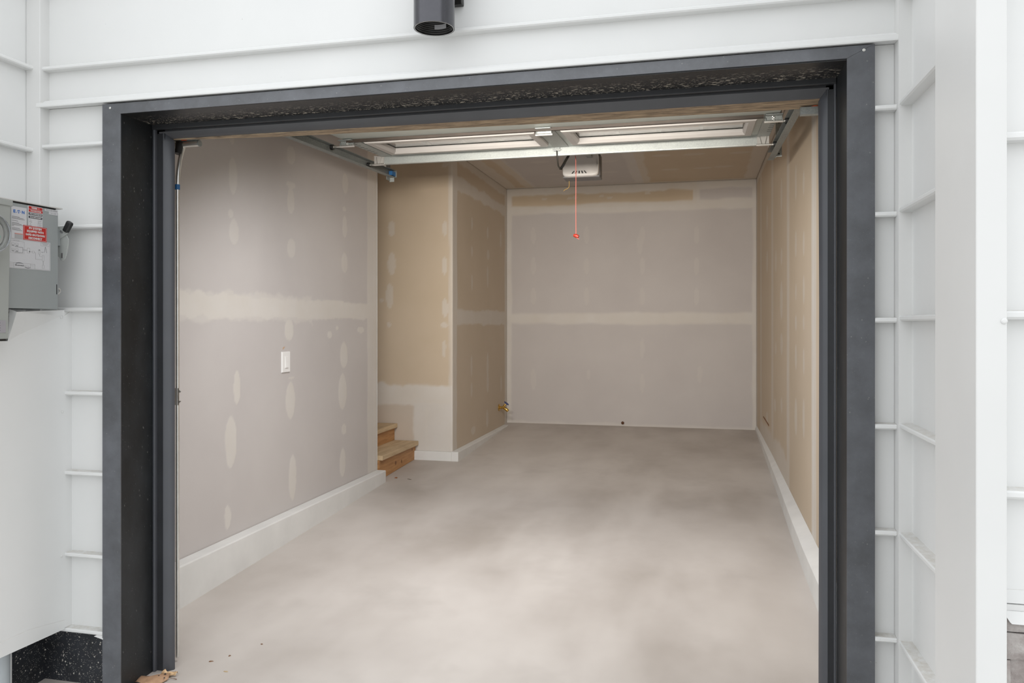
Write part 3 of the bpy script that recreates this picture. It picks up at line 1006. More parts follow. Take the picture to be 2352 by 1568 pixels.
for s, xw, lab in ((-1, -2.108, 'left'), (1, .474, 'right')):
    xi = xw - s * .036             # open side, towards the door
    t = thing('door_track', 'galvanised C-channel door track on the %s side of the open garage door' % lab, 'track', (xw, .25, 0.0))
    H = .052

    def prof(o, up, H=H):
        """C section in the plane spanned by x and 'up' at point o"""
        pts = [(xi, 0.0), (xw, 0.0), (xw, H), (xi, H), (xi, H - .003), (xw - s * .003, H - .003), (xw - s * .003, .003), (xi, .003)]
        return [(px, o[1] + up[1] * q, o[2] + up[2] * q) for px, q in pts]
    rail = MB().loft([prof((0, y, trackz(y)), (0, -.0367, 1)) for y in (.66, 1.354, 2.0, 2.77)])
    rail.build('rail', M['galv_dark'], t)
    # curve and vertical leg
    cu = MB()
    rings = []
    zc, R = 1.90, .385
    for k in range(0, 11):
        a = math.pi / 2 * k / 10
        rings.append(prof((0, .245 + R - R * math.cos(a), zc + R * math.sin(a)), (0, -math.cos(a), math.sin(a))))
    xo = xi
    xs_shift = 0
    cu.loft(rings).build('curve', M['galv'], t, smooth=40)
    MB().loft([prof((0, .245, z), (0, -1, 0)) for z in (1.86, .02)]).build('vertical_leg', M['galv'], t)
    if s < 0:
        MB().tube([(-1.9735, .262, .02), (-1.9735, .262, 1.86)], .0075, 10).build('track_lip', M['zinc'], t, smooth=40)
        MB().tube([(-1.9725, .262 + .385 - .385 * math.cos(a), 1.86 + .385 * math.sin(a)) for a in [math.radians(d) for d in range(0, 50, 5)]], .0085, 10).build('curve_lip', M['zinc'], t, smooth=40)
        MB().lathe((-1.9735, .262, 1.845), 'z', [(0, .0095), (.02, .0095)], 12).build('splice_band', M['blue_tape'], t, smooth=40)
        MB().tube([(-1.980, .275, 1.988), (-1.980, .285, 2.035)], .014, 12).build('curve_cover', M['black'], t, smooth=40)
        jb = MB().prism([(-1.985, 1.004), (-1.963, 1.004), (-1.963, 1.010), (-1.953, 1.020), (-1.963, 1.022), (-1.963, 1.052), (-1.953, 1.056), (-1.963, 1.064), (-1.963, 1.070), (-1.985, 1.070)], 'y', .256, .259)
        jb.build('jamb_bracket', M['zinc'], t)
        MB().box(-2.113, 2.685, trackz(2.685) - .022, -2.108, 2.745, ZC).build('hanger', M['galv_dark'], t)
        MB().box(-2.112, 2.742, trackz(2.7) - .03, -2.078, 2.745, trackz(2.7) - .001).build('hanger_plate', M['galv'], t)
        MB().box(-2.100, 2.700, trackz(2.7) + .010, -2.075, 2.762, trackz(2.7) + .040).build('end_tag', M['blue_tape'], t)
        MB().box(-2.105, 2.765, trackz(2.77) + .002, -2.070, 2.775, trackz(2.77) + .050).build('end_stop', M['galv_dark'], t)
    else:
        hg = MB().box(xw + .001, 2.640, trackz(2.64) - .002, xw + .005, 2.672, ZC).box(xw + .001, 2.636, trackz(2.64) - .002, xw + .036, 2.640, ZC).build('hanger', M['galv'], t)
        for k in range(9):
            zz = trackz(2.64) + .016 + k * .048
            if k in (1,):
                continue
            MB().lathe((xw + .019, 2.6361, zz), (0, -1, 0), [(0, .005), (.0008, .005)], 10).build('hole', M['black'], hg)

# ------------------------------------------------------------------ ceiling-hung opener
op = thing('garage_door_opener', 'white and grey ceiling-hung garage door opener with vent slots', 'opener', (-.835, 3.37, 2.41))
cv = MB()
zb, zt = 2.412, 2.592
W0, W1 = -.972, -.704
rings = []
# front cover: rounded box bulging towards the lower front
for f, yo in ((0.0, 3.372), (.25, 3.335), (.6, 3.312), (.9, 3.302), (1.0, 3.300)):
    ins = .0 if f < .9 else (.006 if f < 1 else .014)
    ri = []
    for k in range(28):
        a = 2 * math.pi * k / 28
        ex = 7.0
        cxp = math.copysign(abs(math.cos(a)) ** (2 / ex), math.cos(a))
        szp = math.copysign(abs(math.sin(a)) ** (2 / ex), math.sin(a))
        x = (W0 + W1) / 2 + cxp * ((W1 - W0) / 2 - ins)
        z = (zb + zt) / 2 + szp * ((zt - zb) / 2 - ins)
        up = (z - zb) / (zt - zb)
        y = yo + (.040 * sstep(np.float64(up), .30, .60) if f >= .25 else 0) * f + .035 * f * (abs(cxp) ** 6) * (1 - up) * .3
        ri.append((x, float(y), z))
    rings.append(ri)
cv.loft(rings)
cover = cv.build('front_cover', M['plastic_white'], op, smooth=50)
for k in range(5):
    u_ = (k - 2)
    x = -.845 + u_ * .022
    MB().hexa([(x + u_ * .004 - .005, 3.2965, 2.434), (x + u_ * .004 + .005, 3.2965, 2.434), (x + u_ * .004 + .005, 3.301, 2.434), (x + u_ * .004 - .005, 3.301, 2.434),
               (x - u_ * .003 - .004, 3.2985, 2.453), (x - u_ * .003 + .004, 3.2985, 2.453), (x - u_ * .003 + .004, 3.312, 2.453), (x - u_ * .003 - .004, 3.312, 2.453)]).build('vent_slot', M['black'], cover)
MB().box(-.972, 3.330, 2.4085, -.696, 3.475, 2.425).build('base_tray', M['opener_grey'], op, bevel=.006)
MB().box(-.960, 3.372, 2.424, -.697, 3.475, 2.588).build('housing', M['opener_grey'], op, bevel=.008)
for x in (-.93, -.73):
    MB().box(x - .012, 3.41, 2.586, x + .012, 3.414, ZC).build('hanger_strap', M['galv'], op)
MB().box(-.788, .31, 2.552, -.752, 3.33, 2.582).build('rail', M['galv'], op)
MB().box(-.795, 2.56, 2.475, -.745, 2.66, 2.5515).build('trolley', M['black_steel'], op, bevel=.004)
# curved door arm
MB().hexa([(-.840, 2.390, 2.276), (-.822, 2.420, 2.276), (-.820, 2.424, 2.282), (-.838, 2.394, 2.282)] + [(-.846, 2.370, 2.405), (-.838, 2.374, 2.405), (-.836, 2.378, 2.408), (-.844, 2.374, 2.408)]).build('door_arm_unused', M['black_steel'], op) if False else None
MB().tube([(-.843, 2.350, 2.398), (-.842, 2.358, 2.36), (-.838, 2.375, 2.305), (-.829, 2.395, 2.289)], [.0042, .0046, .0050, .0050], 8).build('door_arm', M['black_steel'], op, smooth=40)
MB().hexa([(-.836, 2.393, 2.286), (-.820, 2.393, 2.282), (-.820, 2.397, 2.282), (-.836, 2.397, 2.286),
           (-.777, 2.59, 2.48), (-.761, 2.59, 2.476), (-.761, 2.594, 2.476), (-.777, 2.594, 2.48)]).build('trolley_arm', M['black_steel'], op)
MB().hexa([(-.829, 2.396, 2.289), (-.812, 2.396, 2.297), (-.812, 2.404, 2.297), (-.829, 2.404, 2.289),
           (-.818, 2.430, 2.325), (-.800, 2.430, 2.332), (-.800, 2.438, 2.332), (-.818, 2.438, 2.325)]).build('arm_joint', M['black'], op)
MB().box(-.862, DYE - .012, 2.392, -.824, DYE + .004, 2.434).build('door_bracket', M['galv_dark'], op)
MB().box(-.884, DYE - .006, 2.416, -.800, DYE + .004, 2.4215).build('bracket_plate', M['galv'], op)
MB().tube([(-.868, DYE - .016, 2.398), (-.818, DYE - .016, 2.398)], .004, 8).build('clevis_pin', M['zinc'], op, smooth=40)
MB().tube([(-.944, 3.455, 2.412), (-.943, 3.452, 2.385), (-.944, 3.45, 2.365), (-.955, 3.45, 2.352), (-.978, 3.45, 2.343), (-.986, 3.45, 2.333)], .0018, 6).build('antenna_wire', M['wire_yellow'], op, smooth=40)

rc = thing('release_cord', 'thin red emergency release cord with red pull knob hanging from the opener rail', 'cord', (-.761, 2.6, 1.89))
MB().tube([(-.776, 2.6, 2.470), (-.772, 2.6, 2.43), (-.763, 2.6, 2.40), (-.761, 2.6, 2.3), (-.762, 2.6, 2.1), (-.761, 2.6, 1.895)], .0024, 8).build('cord', M['cord_red'], rc, smooth=40)
MB().tube([(-.776, 2.602, 1.897), (-.764, 2.600, 1.893), (-.752, 2.598, 1.888), (-.744, 2.597, 1.884)], [.009, .0125, .0125, .009], 14).build('pull_knob', M['handle_red'], rc, smooth=50)
MB().tube([(-.761, 2.596, 1.882), (-.752, 2.594, 1.876), (-.738, 2.593, 1.868)], .002, 6).build('knot_tail', M['cord_red'], rc, smooth=40)

# ------------------------------------------------------------------ stairs in the recess
st = thing('staircase', 'short unfinished wooden staircase beside the left drywall partition', 'stairs', (-2.6, 3.5, zf(3.5)))
SY0, SY1 = 3.112, 3.893
xn, zt = -2.322, .318
zprev = zf(3.5) - .015
for k in range(4):
    MB().box(xn - .300, SY0, zt - .036, xn, SY1, zt).build('tread', M['tread'], st, bevel=.003)
    zr0 = zprev
    if k == 0:
        MB().prism([(SY0, zf(SY0) + .002), (SY1, zf(SY1) + .002), (SY1, zt - .037), (SY0, zt - .037)], 'x', xn - .06, xn - .028).build('riser', M['riser'], st)
    else:
        MB().box(xn - .06, SY0, zr0 + .001, xn - .028, SY1, zt - .037).build('riser', M['riser'], st)
    zprev = zt
    zt += .145
    xn -= .192

# ------------------------------------------------------------------ small fittings on the drywall
sw = thing('wall_switch', 'white rectangular rocker switch plate on the left drywall', 'switch', (XL, 1.757, 1.096))
MB().loft([[(XL + .0005, 1.7085, 1.034), (XL + .0005, 1.8045, 1.034), (XL + .0005, 1.8045, 1.158), (XL + .0005, 1.7085, 1.158)],
           [(XL + .008, 1.7145, 1.037), (XL + .008, 1.800, 1.037), (XL + .008, 1.800, 1.155), (XL + .008, 1.7145, 1.155)]]).build('plate', M['switch_white'], sw, bevel=.001)
MB().prism([(1.740, 1.060), (1.776, 1.060), (1.776, 1.130), (1.740, 1.130)], 'x', XL + .007, XL + .0105).build('rocker_frame', M['switch_white'], sw, bevel=.001)
MB().hexa([(XL + .0105, 1.744, 1.063), (XL + .0145, 1.744, 1.063), (XL + .0145, 1.772, 1.063), (XL + .0105, 1.772, 1.063),
           (XL + .0105, 1.744, 1.127), (XL + .0115, 1.744, 1.127), (XL + .0115, 1.772, 1.127), (XL + .0105, 1.772, 1.127)]).build('rocker', M['switch_white'], sw)
for z in (1.044, 1.148):
    MB().lathe((XL + .0078, 1.757, z), 'x', [(0, .0032), (.001, .0032), (.0014, .0015)], 10).build('screw', M['switch_white'], sw, smooth=40)
hb = thing('hose_bib', 'brass garden tap with blue handle low on the drywall near the back corner', 'tap', (X2, 5.49, .444))
MB().lathe((X2 + .0012, 5.49, .444), 'x', [(0, .036), (.006, .036), (.012, .026), (.014, .014)], 24).build('flange', M['brass'], hb, smooth=35)
MB().tube([(X2 + .010, 5.49, .444), (X2 + .05, 5.49, .446), (X2 + .062, 5.49, .444)], [.013, .014, .016], 14).build('body', M['brass'], hb, smooth=40)
MB().tube([(X2 + .05, 5.49, .442), (X2 + .075, 5.49, .430), (X2 + .092, 5.49, .416), (X2 + .10, 5.49, .408)], [.013, .017, .017, .013], 14).build('spout', M['brass'], hb, smooth=40)
MB().tube([(X2 + .045, 5.49, .446), (X2 + .062, 5.49, .467), (X2 + .072, 5.49, .480)], [.012, .013, .009], 14).build('valve_stem', M['brass'], hb, smooth=40)
hd_ = MB()
c0, ax = Vector((X2 + .082, 5.49, .490)), Vector((.62, 0, .78)).normalized()
a_, b_ = ax.cross(Vector((0, 1, 0))).normalized(), Vector((0, 1, 0))
rg = []
for h in (-.004, .004):
    rg.append([tuple(c0 + ax * h + (a_ * math.cos(k * math.pi / 15) + b_ * math.sin(k * math.pi / 15)) * (.027 + .003 * math.cos(6 * k * math.pi / 15))) for k in range(30)])
hd_.loft(rg).build('handle', M['blue_handle'], hb, bevel=.0015)
# pipe stub through the back wall, slot left in the right wall
MB().lathe((-.760, YB + .001, .281), (0, -1, 0), [(0, .009), (.02, .010), (.028, .007)], 12)
ps = MB().lathe((-.760, YB - .0005, .281), (0.15, -1, -.2), [(0, .013), (.012, .016), (.022, .012), (.026, .004)], 14).build('pipe_stub', M['rust'], None, smooth=40)
tag(ps, 'tiny rusty brown pipe stub at the foot of the back wall', 'pipe')
rwo = bpy.data.objects['wall_right']
MB().hexa([(XR - .0025, 5.02, .470), (XR - .0025, 4.45, .460), (XR + .002, 4.45, .460), (XR + .002, 5.02, .470),
           (XR - .0025, 5.00, .482), (XR - .0025, 4.47, .474), (XR + .002, 4.47, .474), (XR + .002, 5.00, .482)]).build('bare_slot', M['hole'], rwo)
MB().hexa([(XL, 1.725, 1.172), (XL + .0012, 1.725, 1.172), (XL + .0012, 1.735, 1.172), (XL, 1.735, 1.172),
           (XL, 1.735, 1.185), (XL + .0012, 1.735, 1.185), (XL + .0012, 1.755, 1.187), (XL, 1.755, 1.187)]).build('glue_smear', plain('glue_smear', (.50, .34, .22, 1), .8), wl)

# ------------------------------------------------------------------ wall light over the door
wlamp = thing('wall_light', 'black cylindrical downlight mounted on white siding above the garage door', 'lamp', (-.792, .033, 2.36))
cx, cy, R = -.792, -.095, .0635
bar = MB().lathe((cx, cy, 2.236), 'z', [(.012, R - .0045), (.0, R - .004), (0, R), (.26, R), (.262, R - .002), (.262, .01)], 64, cap=False)
bar.build('barrel', M['lamp'], wlamp, smooth=35)
MB().lathe((cx, cy, 2.236), 'z', [(.0004, R - .0042), (-.0002, R - .0040), (-.0003, R - .0030), (.0002, R - .0026)], 64, cap=False).build('rim', M['zinc'], wlamp, smooth=60)
bf = MB()
prof = [(.002, R - .004)]
for k in range(12):
    h = .006 + k * .006
    r = R - .0045 - k * .0012
    prof += [(h, r), (h + .003, r - .0022), (h + .0055, r - .0008)]
prof += [(.085, .03), (.085, .002)]
bf.lathe((cx, cy, 2.236), 'z', prof, 48, cap=False).build('baffle', M['lamp_dark'], wlamp, smooth=25)
MB().box(-.852, .008, 2.349, -.734, .0325, 2.60).build('back_plate', M['lamp_dark'], wlamp, bevel=.003)
MB().box(-.82, -.05, 2.40, -.764, .02, 2.46).build('bracket', M['lamp'], wlamp)
lbl = MB()
n = 8
for k in range(n):
    a0_, a1_ = math.radians(62 + k * 46 / n), math.radians(62 + (k + 1) * 46 / n)
    for_ = lambda a, z: (cx + (R - .0125) * math.cos(a), cy + (R - .0125) * math.sin(a), z)
    lbl.add([for_(a0_, 2.253), for_(a1_, 2.253), for_(a1_, 2.268), for_(a0_, 2.268)], [(0, 1, 2, 3)])
lb = lbl.build('rating_label', M['sticker'], wlamp)

# ------------------------------------------------------------------ lettering


def text_mesh(body, size, bold=0.0):
    cu = bpy.data.curves.new('lettering', 'FONT')
    cu.body = body
    cu.size = size
    cu.align_x = 'CENTER'
    cu.align_y = 'CENTER'
    cu.offset = bold
    cu.resolution_u = 2
    o = bpy.data.objects.new('lettering_tmp', cu)
    me = bpy.data.meshes.new_from_object(o)
    bpy.data.objects.remove(o)
    bpy.data.curves.remove(cu)
    return me


def letter(body, y, z, h, mat, parent, x, width=None, bold=0.0, name='lettering'):
    """flat print on a surface facing +x, reading towards +y; h = cap height"""
    me = text_mesh(body, h / .70, bold)
    if not len(me.vertices):
        return None
    P = np.array([v.co[:] for v in me.vertices])
    wd = P[:, 0].max() - P[:, 0].min()
    k = (width / wd) if width else 1.0
    P[:, 0] = (P[:, 0] - (P[:, 0].max() + P[:, 0].min()) / 2) * k
    P[:, 1] -= (P[:, 1].max() + P[:, 1].min()) / 2
    off = ROOT[parent.name]
    for v, p in zip(me.vertices, P):
        v.co = (x - off[0], y + p[0] - off[1], z + p[1] - off[2])
    me.name = name
    me.materials.append(mat)
    o = bpy.data.objects.new(name, me)
    COL.objects.link(o)
    o.parent = parent
    ROOT[o.name] = off
    return o


def plate(name, y0, y1, z0, z1, x, mat, parent, th=.0004):
    return MB().box(x - .0006, y0, z0, x + th, y1, z1).build(name, mat, parent)


# ------------------------------------------------------------------ disconnect box
db = thing('disconnect_box', 'grey electrical disconnect box with warning stickers and side lever on left wall', 'electrical box', (-2.3, -.185, 1.372))
XF = -2.2
MB().box(-2.378, -.294, 1.372, XF - .003, -.086, 1.716).build('enclosure', M['enclosure'], db, bevel=.003)
MB().box(-2.30, -.295, 1.372, XF, -.082, 1.7225).build('cover', M['enclosure'], db, bevel=.002)
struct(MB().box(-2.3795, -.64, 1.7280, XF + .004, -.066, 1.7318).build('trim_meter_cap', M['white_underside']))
MB().box(-2.379, -.290, 1.7235, XF - .002, -.090, 1.7276).build('dark_gap', M['black'], db)  # black strip standing in for the shaded gap under the cap
MB().box(XF - .001, -.0905, 1.425, XF + .001, -.0880, 1.460).build('latch_slot', M['black'], db)
MB().tube([(XF + .0, -.083, 1.447), (XF + .0, -.075, 1.443), (XF + .0, -.074, 1.434), (XF + .0, -.083, 1.424)], .0025, 8).build('latch_ring', M['zinc'], db, smooth=40)
SX = XF + .0006
# maker's sheet
sh = plate('maker_label', -.276, -.2155, 1.6046, 1.7105, SX, M['sticker'], db)
for ch, yy, bw in (('E', -.2635, .0085), ('T', -.2465, .0085), ('N', -.2295, .0105)):
    letter(ch, yy, 1.6945, .0095, M['blue'], sh, SX + .0007, bw, .0006)
for yy, zz in ((-.2545, 1.6915), (-.2525, 1.6965), (-.2392, 1.6945), (-.2478, 1.6905)):
    MB().lathe((SX + .0004, yy, zz), 'x', [(0, .0014), (.0004, .0014)], 10).build('logo_dot', M['blue'], sh)
zl = 1.676
for i, wdt in enumerate((.030, .045, .050, .0, .024, .0, .028, .038, .043, .008, .0, .030, .034, .040)):
    if wdt:
        MB().box(SX + .0004, -.2735, zl, SX + .0007, -.2735 + min(wdt, .050), zl + .0013).build('print_line', M['ink_grey'], sh)
    zl -= .0034
plate('warning_panel', -.263, -.231, 1.6052, 1.622, SX + .0002, M['ink_light'], sh)
plate('warning_panel', -.263, -.231, 1.6195, 1.6225, SX + .0005, plain('faded_red', (.55, .25, .22, 1), .5), sh)
# supply warning sticker
wa = plate('warning_sticker', -.2105, -.1505, 1.675, 1.7215, SX + .0003, M['sticker'], db)
plate('red_band', -.2075, -.1520, 1.7105, 1.7195, SX + .0007, M['red'], wa)
letter('WARNING', -.185, 1.7150, .0052, M['white_ink'], wa, SX + .0013, .024, .0004)
letter('!', -.1665, 1.7150, .0055, M['white_ink'], wa, SX + .0013, None, .0006)
plate('red_band', -.2075, -.1510, 1.7010, 1.7090, SX + .0007, M['red'], wa)
letter('TWO POWER SOURCES', -.179, 1.7050, .0036, M['white_ink'], wa, SX + .0013, .044, .0003)
plate('black_band', -.2080, -.1525, 1.6905, 1.6980, SX + .0007, M['ink'], wa)
letter('UTILITY INTERCONNECTED', -.180, 1.6943, .0033, M['white_ink'], wa, SX + .0013, .050, .0003)
plate('black_band', -.2080, -.1525, 1.6795, 1.6870, SX + .0007, M['ink'], wa)
letter('SOLAR DISCONNECT', -.180, 1.6832, .0033, M['white_ink'], wa, SX + .0013, .048, .0003)
ra = plate('rating_sticker', -.2095, -.1508, 1.650, 1.6765, SX + .0002, M['sticker'], db)
for i, (a, b) in enumerate((('Voc', '374.4V'), ('Vmpp', '302.2V'), ('Isc', '17.61A'), ('Impp', '16.46A'))):
    zz = 1.6730 - i * .0062
    letter(a, -.200, zz, .0034, M['ink_grey'], ra, SX + .0008)
    letter('=', -.182, zz, .0016, M['ink_grey'], ra, SX + .0008)
    letter(b, -.163, zz, .0036, M['ink_grey'], ra, SX + .0008, .016)
mf = plate('fuse_label', -.1410, -.0840, 1.7125, 1.7210, SX, M['sticker'], db)
letter('MAX FUSE 30AMP', -.1125, 1.7167, .0046, M['ink_grey'], mf, SX + .0006, .048)
mf2 = plate('power_label', -.1230, -.0860, 1.7030, 1.7124, SX, M['sticker'], db)
letter('5.31  4 kW', -.104, 1.7078, .0040, M['ink_grey'], mf2, SX + .0006, .024)
# big red sticker
pv = plate('red_sticker', -.2295, -.1335, 1.6040, 1.6530, SX + .0009, M['red'], db)
zc_, yc_ = 1.6285, -.1815
for a, b, c_, d_ in ((-.2270, -.1360, 1.6505, 1.6512), (-.2270, -.1360, 1.6058, 1.6065), (-.2270, -.2262, 1.6058, 1.6512), (-.1368, -.1360, 1.6058, 1.6512)):
    MB().box(SX + .0012, a, c_, SX + .0016, b, d_).build('border', M['white_ink'], pv)
for i, (s_, wd) in enumerate((('PV SYSTEM', .052), ('EQUIPPED WITH', .068), ('RAPID SHUTDOWN', .078), ('DISCONNECT', .056))):
    letter(s_, yc_, 1.6450 - i * .0110, .0066, M['white_ink'], pv, SX + .0018, wd, .0005)
# wiring diagram sheet
dg = plate('diagram_sheet', -.2870, -.1175, 1.5055, 1.6040, SX, M['sticker'], db)
X1_ = SX + .0004


def ln(y0, z0, y1, z1, t_=.0005, mat='ink_light'):
    MB().box(X1_, min(y0, y1) - (t_ if y0 == y1 else 0), min(z0, z1) - (t_ if z0 == z1 else 0), X1_ + .0003, max(y0, y1) + (t_ if y0 == y1 else 0), max(z0, z1) + (t_ if z0 == z1 else 0)).build('diagram_line', M[mat], dg)


def fr_(y0, z0, y1, z1, t_=.0004, mat='ink_light'):
    ln(y0, z0, y1, z0, t_, mat); ln(y0, z1, y1, z1, t_, mat); ln(y0, z0, y0, z1, t_, mat); ln(y1, z0, y1, z1, t_, mat)


fr_(-.2835, 1.5080, -.1205, 1.6015)
fr_(-.2780, 1.5560, -.2255, 1.5960)
letter('ROOF TOP ARRAY', -.2560, 1.5975, .0022, M['ink_grey'], dg, X1_ + .0003, .024)
for yy in (-.2690, -.2540):
    for zz in (1.5850, 1.5670):
        fr_(yy - .005, zz - .002, yy + .005, zz + .004)
        for e in (-.0028, .0028):
            MB().box(X1_, yy + e - .0012, zz - .0065, X1_ + .0003, yy + e + .0012, zz - .003).build('diagram_block', M['ink_grey'], dg)
ln(-.262, 1.5770, -.2310, 1.5770, .0005, 'ink_grey'); ln(-.262, 1.5590, -.2310, 1.5590, .0005, 'ink_grey'); ln(-.2310, 1.5590, -.2310, 1.5770, .0005, 'ink_grey')
ln(-.2305, 1.5690, -.2130, 1.5690, .0013); fr_(-.2130, 1.5600, -.2030, 1.5770)
MB().box(X1_, -.2060, 1.5635, X1_ + .0003, -.2020, 1.5675).build('diagram_block', M['ink_grey'], dg)
ln(-.2020, 1.5655, -.1930, 1.5655); fr_(-.1930, 1.5620, -.1850, 1.5690); ln(-.1850, 1.5640, -.1800, 1.5640); ln(-.1800, 1.5420, -.1800, 1.5640); ln(-.1800, 1.5420, -.1520, 1.5420)
MB().prism([(-.1690, 1.5735), (-.1595, 1.5735), (-.1640, 1.5765)], 'x', X1_, X1_ + .0003).build('diagram_block', M['ink_grey'], dg)
fr_(-.1675, 1.5600, -.1610, 1.5725); ln(-.1630, 1.5530, -.1630, 1.5600); ln(-.1630, 1.5530, -.1520, 1.5530); fr_(-.1520, 1.5380, -.1440, 1.5570)
ln(-.1480, 1.5240, -.1480, 1.5380, .0005, 'ink_grey'); fr_(-.1520, 1.5120, -.1430, 1.5230); ln(-.1560, 1.5680, -.1480, 1.5680, .0006, 'ink_grey')
for a, b in (((-.1440, 1.5670), (-.1385, 1.5880)), ((-.1330, 1.5670), (-.1385, 1.5880))):
    MB().tube([(X1_ + .0002, *a), (X1_ + .0002, *b)], .0005, 5).build('diagram_tower', M['ink_grey'], dg)
ln(-.1410, 1.5830, -.1360, 1.5830); ln(-.1425, 1.5780, -.1345, 1.5780); ln(-.1400, 1.5730, -.1370, 1.5730)
fr_(-.1580, 1.5900, -.1225, 1.6005)
letter('MAIN DIAGRAM', -.1402, 1.5973, .0021, M['ink_grey'], dg, X1_ + .0003, .026); letter('40 A SERVICE', -.1402, 1.5935, .0019, M['ink_grey'], dg, X1_ + .0003, .018)
letter('Bluewater', -.2430, 1.5165, .0052, M['ink_grey'], dg, X1_ + .0003, .036, .0003)
letter('Energy', -.2140, 1.5150, .0046, M['ink_light'], dg, X1_ + .0003, .019)
MB().tube([(X1_ + .0002, -.2440 + .016 * math.cos(math.radians(a)), 1.5190 + .0055 * math.sin(math.radians(a))) for a in range(160, 15, -12)], [.0002, .0005, .0008, .0009, .0010, .0010, .0010, .0009, .0008, .0006, .0004, .0003, .0002], 5).build('logo_arc', M['ink'], dg)
MB().tube([(X1_ + .0002, -.2120 + .013 * math.cos(math.radians(a)), 1.5150 + .0055 * math.sin(math.radians(a))) for a in range(200, 345, 12)], [.0002, .0004, .0006, .0007, .0008, .0008, .0008, .0008, .0007, .0006, .0005, .0003, .0002], 5).build('logo_arc', M['ink'], dg)
ln(-.2835, 1.5240, -.1820, 1.5240); ln(-.2660, 1.5080, -.2660, 1.5240); ln(-.2000, 1.5080, -.2000, 1.5240); ln(-.1820, 1.5080, -.1820, 1.5240)
ln(-.2835, 1.5190, -.2660, 1.5190); ln(-.2835, 1.5140, -.2660, 1.5140)
for i, s_ in enumerate(('SINGLE LINE', 'SHEET 1', 'SOLAR')):
    letter(s_, -.1910, 1.5205 - i * .0040, .0018, M['ink_light'], dg, X1_ + .0003)
# operating lever on the far side
YLv = -.060


def yprism(pts, y0, y1):
    return MB().prism(pts, 'y', y0, y1)


yprism([(-2.236, 1.668), (-2.212, 1.668), (-2.188, 1.672), (-2.178, 1.655), (-2.186, 1.640), (-2.210, 1.628), (-2.236, 1.618)], YLv, YLv + .004).build('lever_hub', M['lever'], db, bevel=.001)
lv = yprism([(-2.236, 1.622), (-2.206, 1.628), (-2.190, 1.637), (-2.182, 1.622), (-2.184, 1.600), (-2.190, 1.572), (-2.197, 1.553), (-2.207, 1.546), (-2.217, 1.549), (-2.222, 1.560), (-2.236, 1.566)], YLv + .0045, YLv + .0085).build('lever_plate', M['lever'], db, bevel=.001)
MB().prism([(-2.2125, 1.556), (-2.2065, 1.556), (-2.2065, 1.574), (-2.2125, 1.574)], 'y', YLv + .0035, YLv + .0046).build('lever_slot', M['opener_grey'], lv)
MB().prism([(-2.215, 1.650), (-2.204, 1.643), (-2.200, 1.648), (-2.211, 1.656)], 'y', YLv - .0008, YLv + .001).build('lever_slot', M['ink_grey'], lv)
gp = Vector((-2.186, YLv + .002, 1.660))
gd = Vector((.53, 0, .85)).normalized()
gn = Vector((gd.z, 0, -gd.x))
rg = []
for h, r in ((-.012, .0085), (-.010, .0105), (.022, .0115), (.026, .0105), (.028, .008)):
    rg.append([tuple(gp + gd * h + gn * (r * c1) + Vector((0, 1, 0)) * (r * .75 * c2)) for c1, c2 in ((-1, -.6), (-.7, -1), (.7, -1), (1, -.6), (1, .6), (.7, 1), (-.7, 1), (-1, .6))])
MB().loft(rg).build('lever_grip', M['black'], db, smooth=35)
MB().box(-2.30, -.083, 1.60, -2.215, YLv + .003, 1.66).build('lever_boss', M['enclosure'], db)

# ------------------------------------------------------------------ meter socket
ms = thing('meter_socket', 'grey utility meter socket with round glass meter beside the disconnect box', 'electrical meter', (-2.3, -.45, 1.272))
XM = -2.17
MB().hexa([(-2.379, -.60, 1.272), (XM, -.60, 1.272), (XM, -.3135, 1.272), (-2.379, -.3135, 1.272),
           (-2.379, -.60, 1.716), (XM, -.60, 1.716), (XM, -.3045, 1.716), (-2.379, -.3045, 1.716)]).build('enclosure', M['enclosure2'], ms, bevel=.003)
MB().box(-2.379, -.60, 1.703, XM + .004, -.300, 1.722).build('top_lip', M['enclosure2'], ms, bevel=.002)
MB().box(-2.37, -.59, 1.266, XM - .006, -.318, 1.272).build('bottom_seam', M['black'], ms)
yc, zc2 = -.431, 1.601
MB().lathe((XM, yc, zc2), 'x', [(0, .0635), (.058, .0625), (.058, .053), (.045, .049), (.045, .001)], 64).build('meter_ring', M['meter_face'], ms, smooth=40)
MB().tube([(XM + .064, yc + .0605 * math.cos(a), zc2 + .0605 * math.sin(a)) for a in [2 * math.pi * k / 64 for k in range(65)]], .0032, 10).build('meter_rim', M['meter_rim'], ms, smooth=50)
MB().lathe((XM + .059, yc, zc2), 'x', [(0, .0585), (.010, .0575), (.020, .053), (.024, .046), (.0245, .001)], 48).build('meter_glass', M['thin_glass'], ms, smooth=40)
fc = MB().lathe((XM + .0452, yc, zc2), 'x', [(0, .047), (.0085, .046), (.009, .001)], 48).build('meter_face', M['meter_face'], ms, smooth=40)
MB().box(XM + .0540, yc - .02, zc2 + .002, XM + .0548, yc + .026, zc2 + .008).build('display', M['ink'], fc)
MB().prism([(yc - .02, zc2 - .042), (yc + .006, zc2 - .043), (yc + .020, zc2 - .038), (yc + .030, zc2 - .024), (yc + .034, zc2 - .006), (yc - .02, zc2 - .006)], 'x', XM + .0540, XM + .0548).build('teal_label', M['teal'], fc)
for k in range(3):
    MB().box(XM + .0548, yc - .01, zc2 - .013 - k * .007, XM + .0551, yc + .024 - k * .003, zc2 - .011 - k * .007).build('print_line', M['ink_grey'], fc)
np_ = plate('nameplate', -.44, -.325, 1.292, 1.332, XM + .0006, M['silver_label'], ms)
for i in range(4):
    MB().box(XM + .001, -.40, 1.323 - i * .008, XM + .0013, -.345, 1.3245 - i * .008).build('print_line', M['ink'], np_)
cd = MB().tube([(-2.325, -.20, -.40), (-2.325, -.20, .29)], .030, 24)
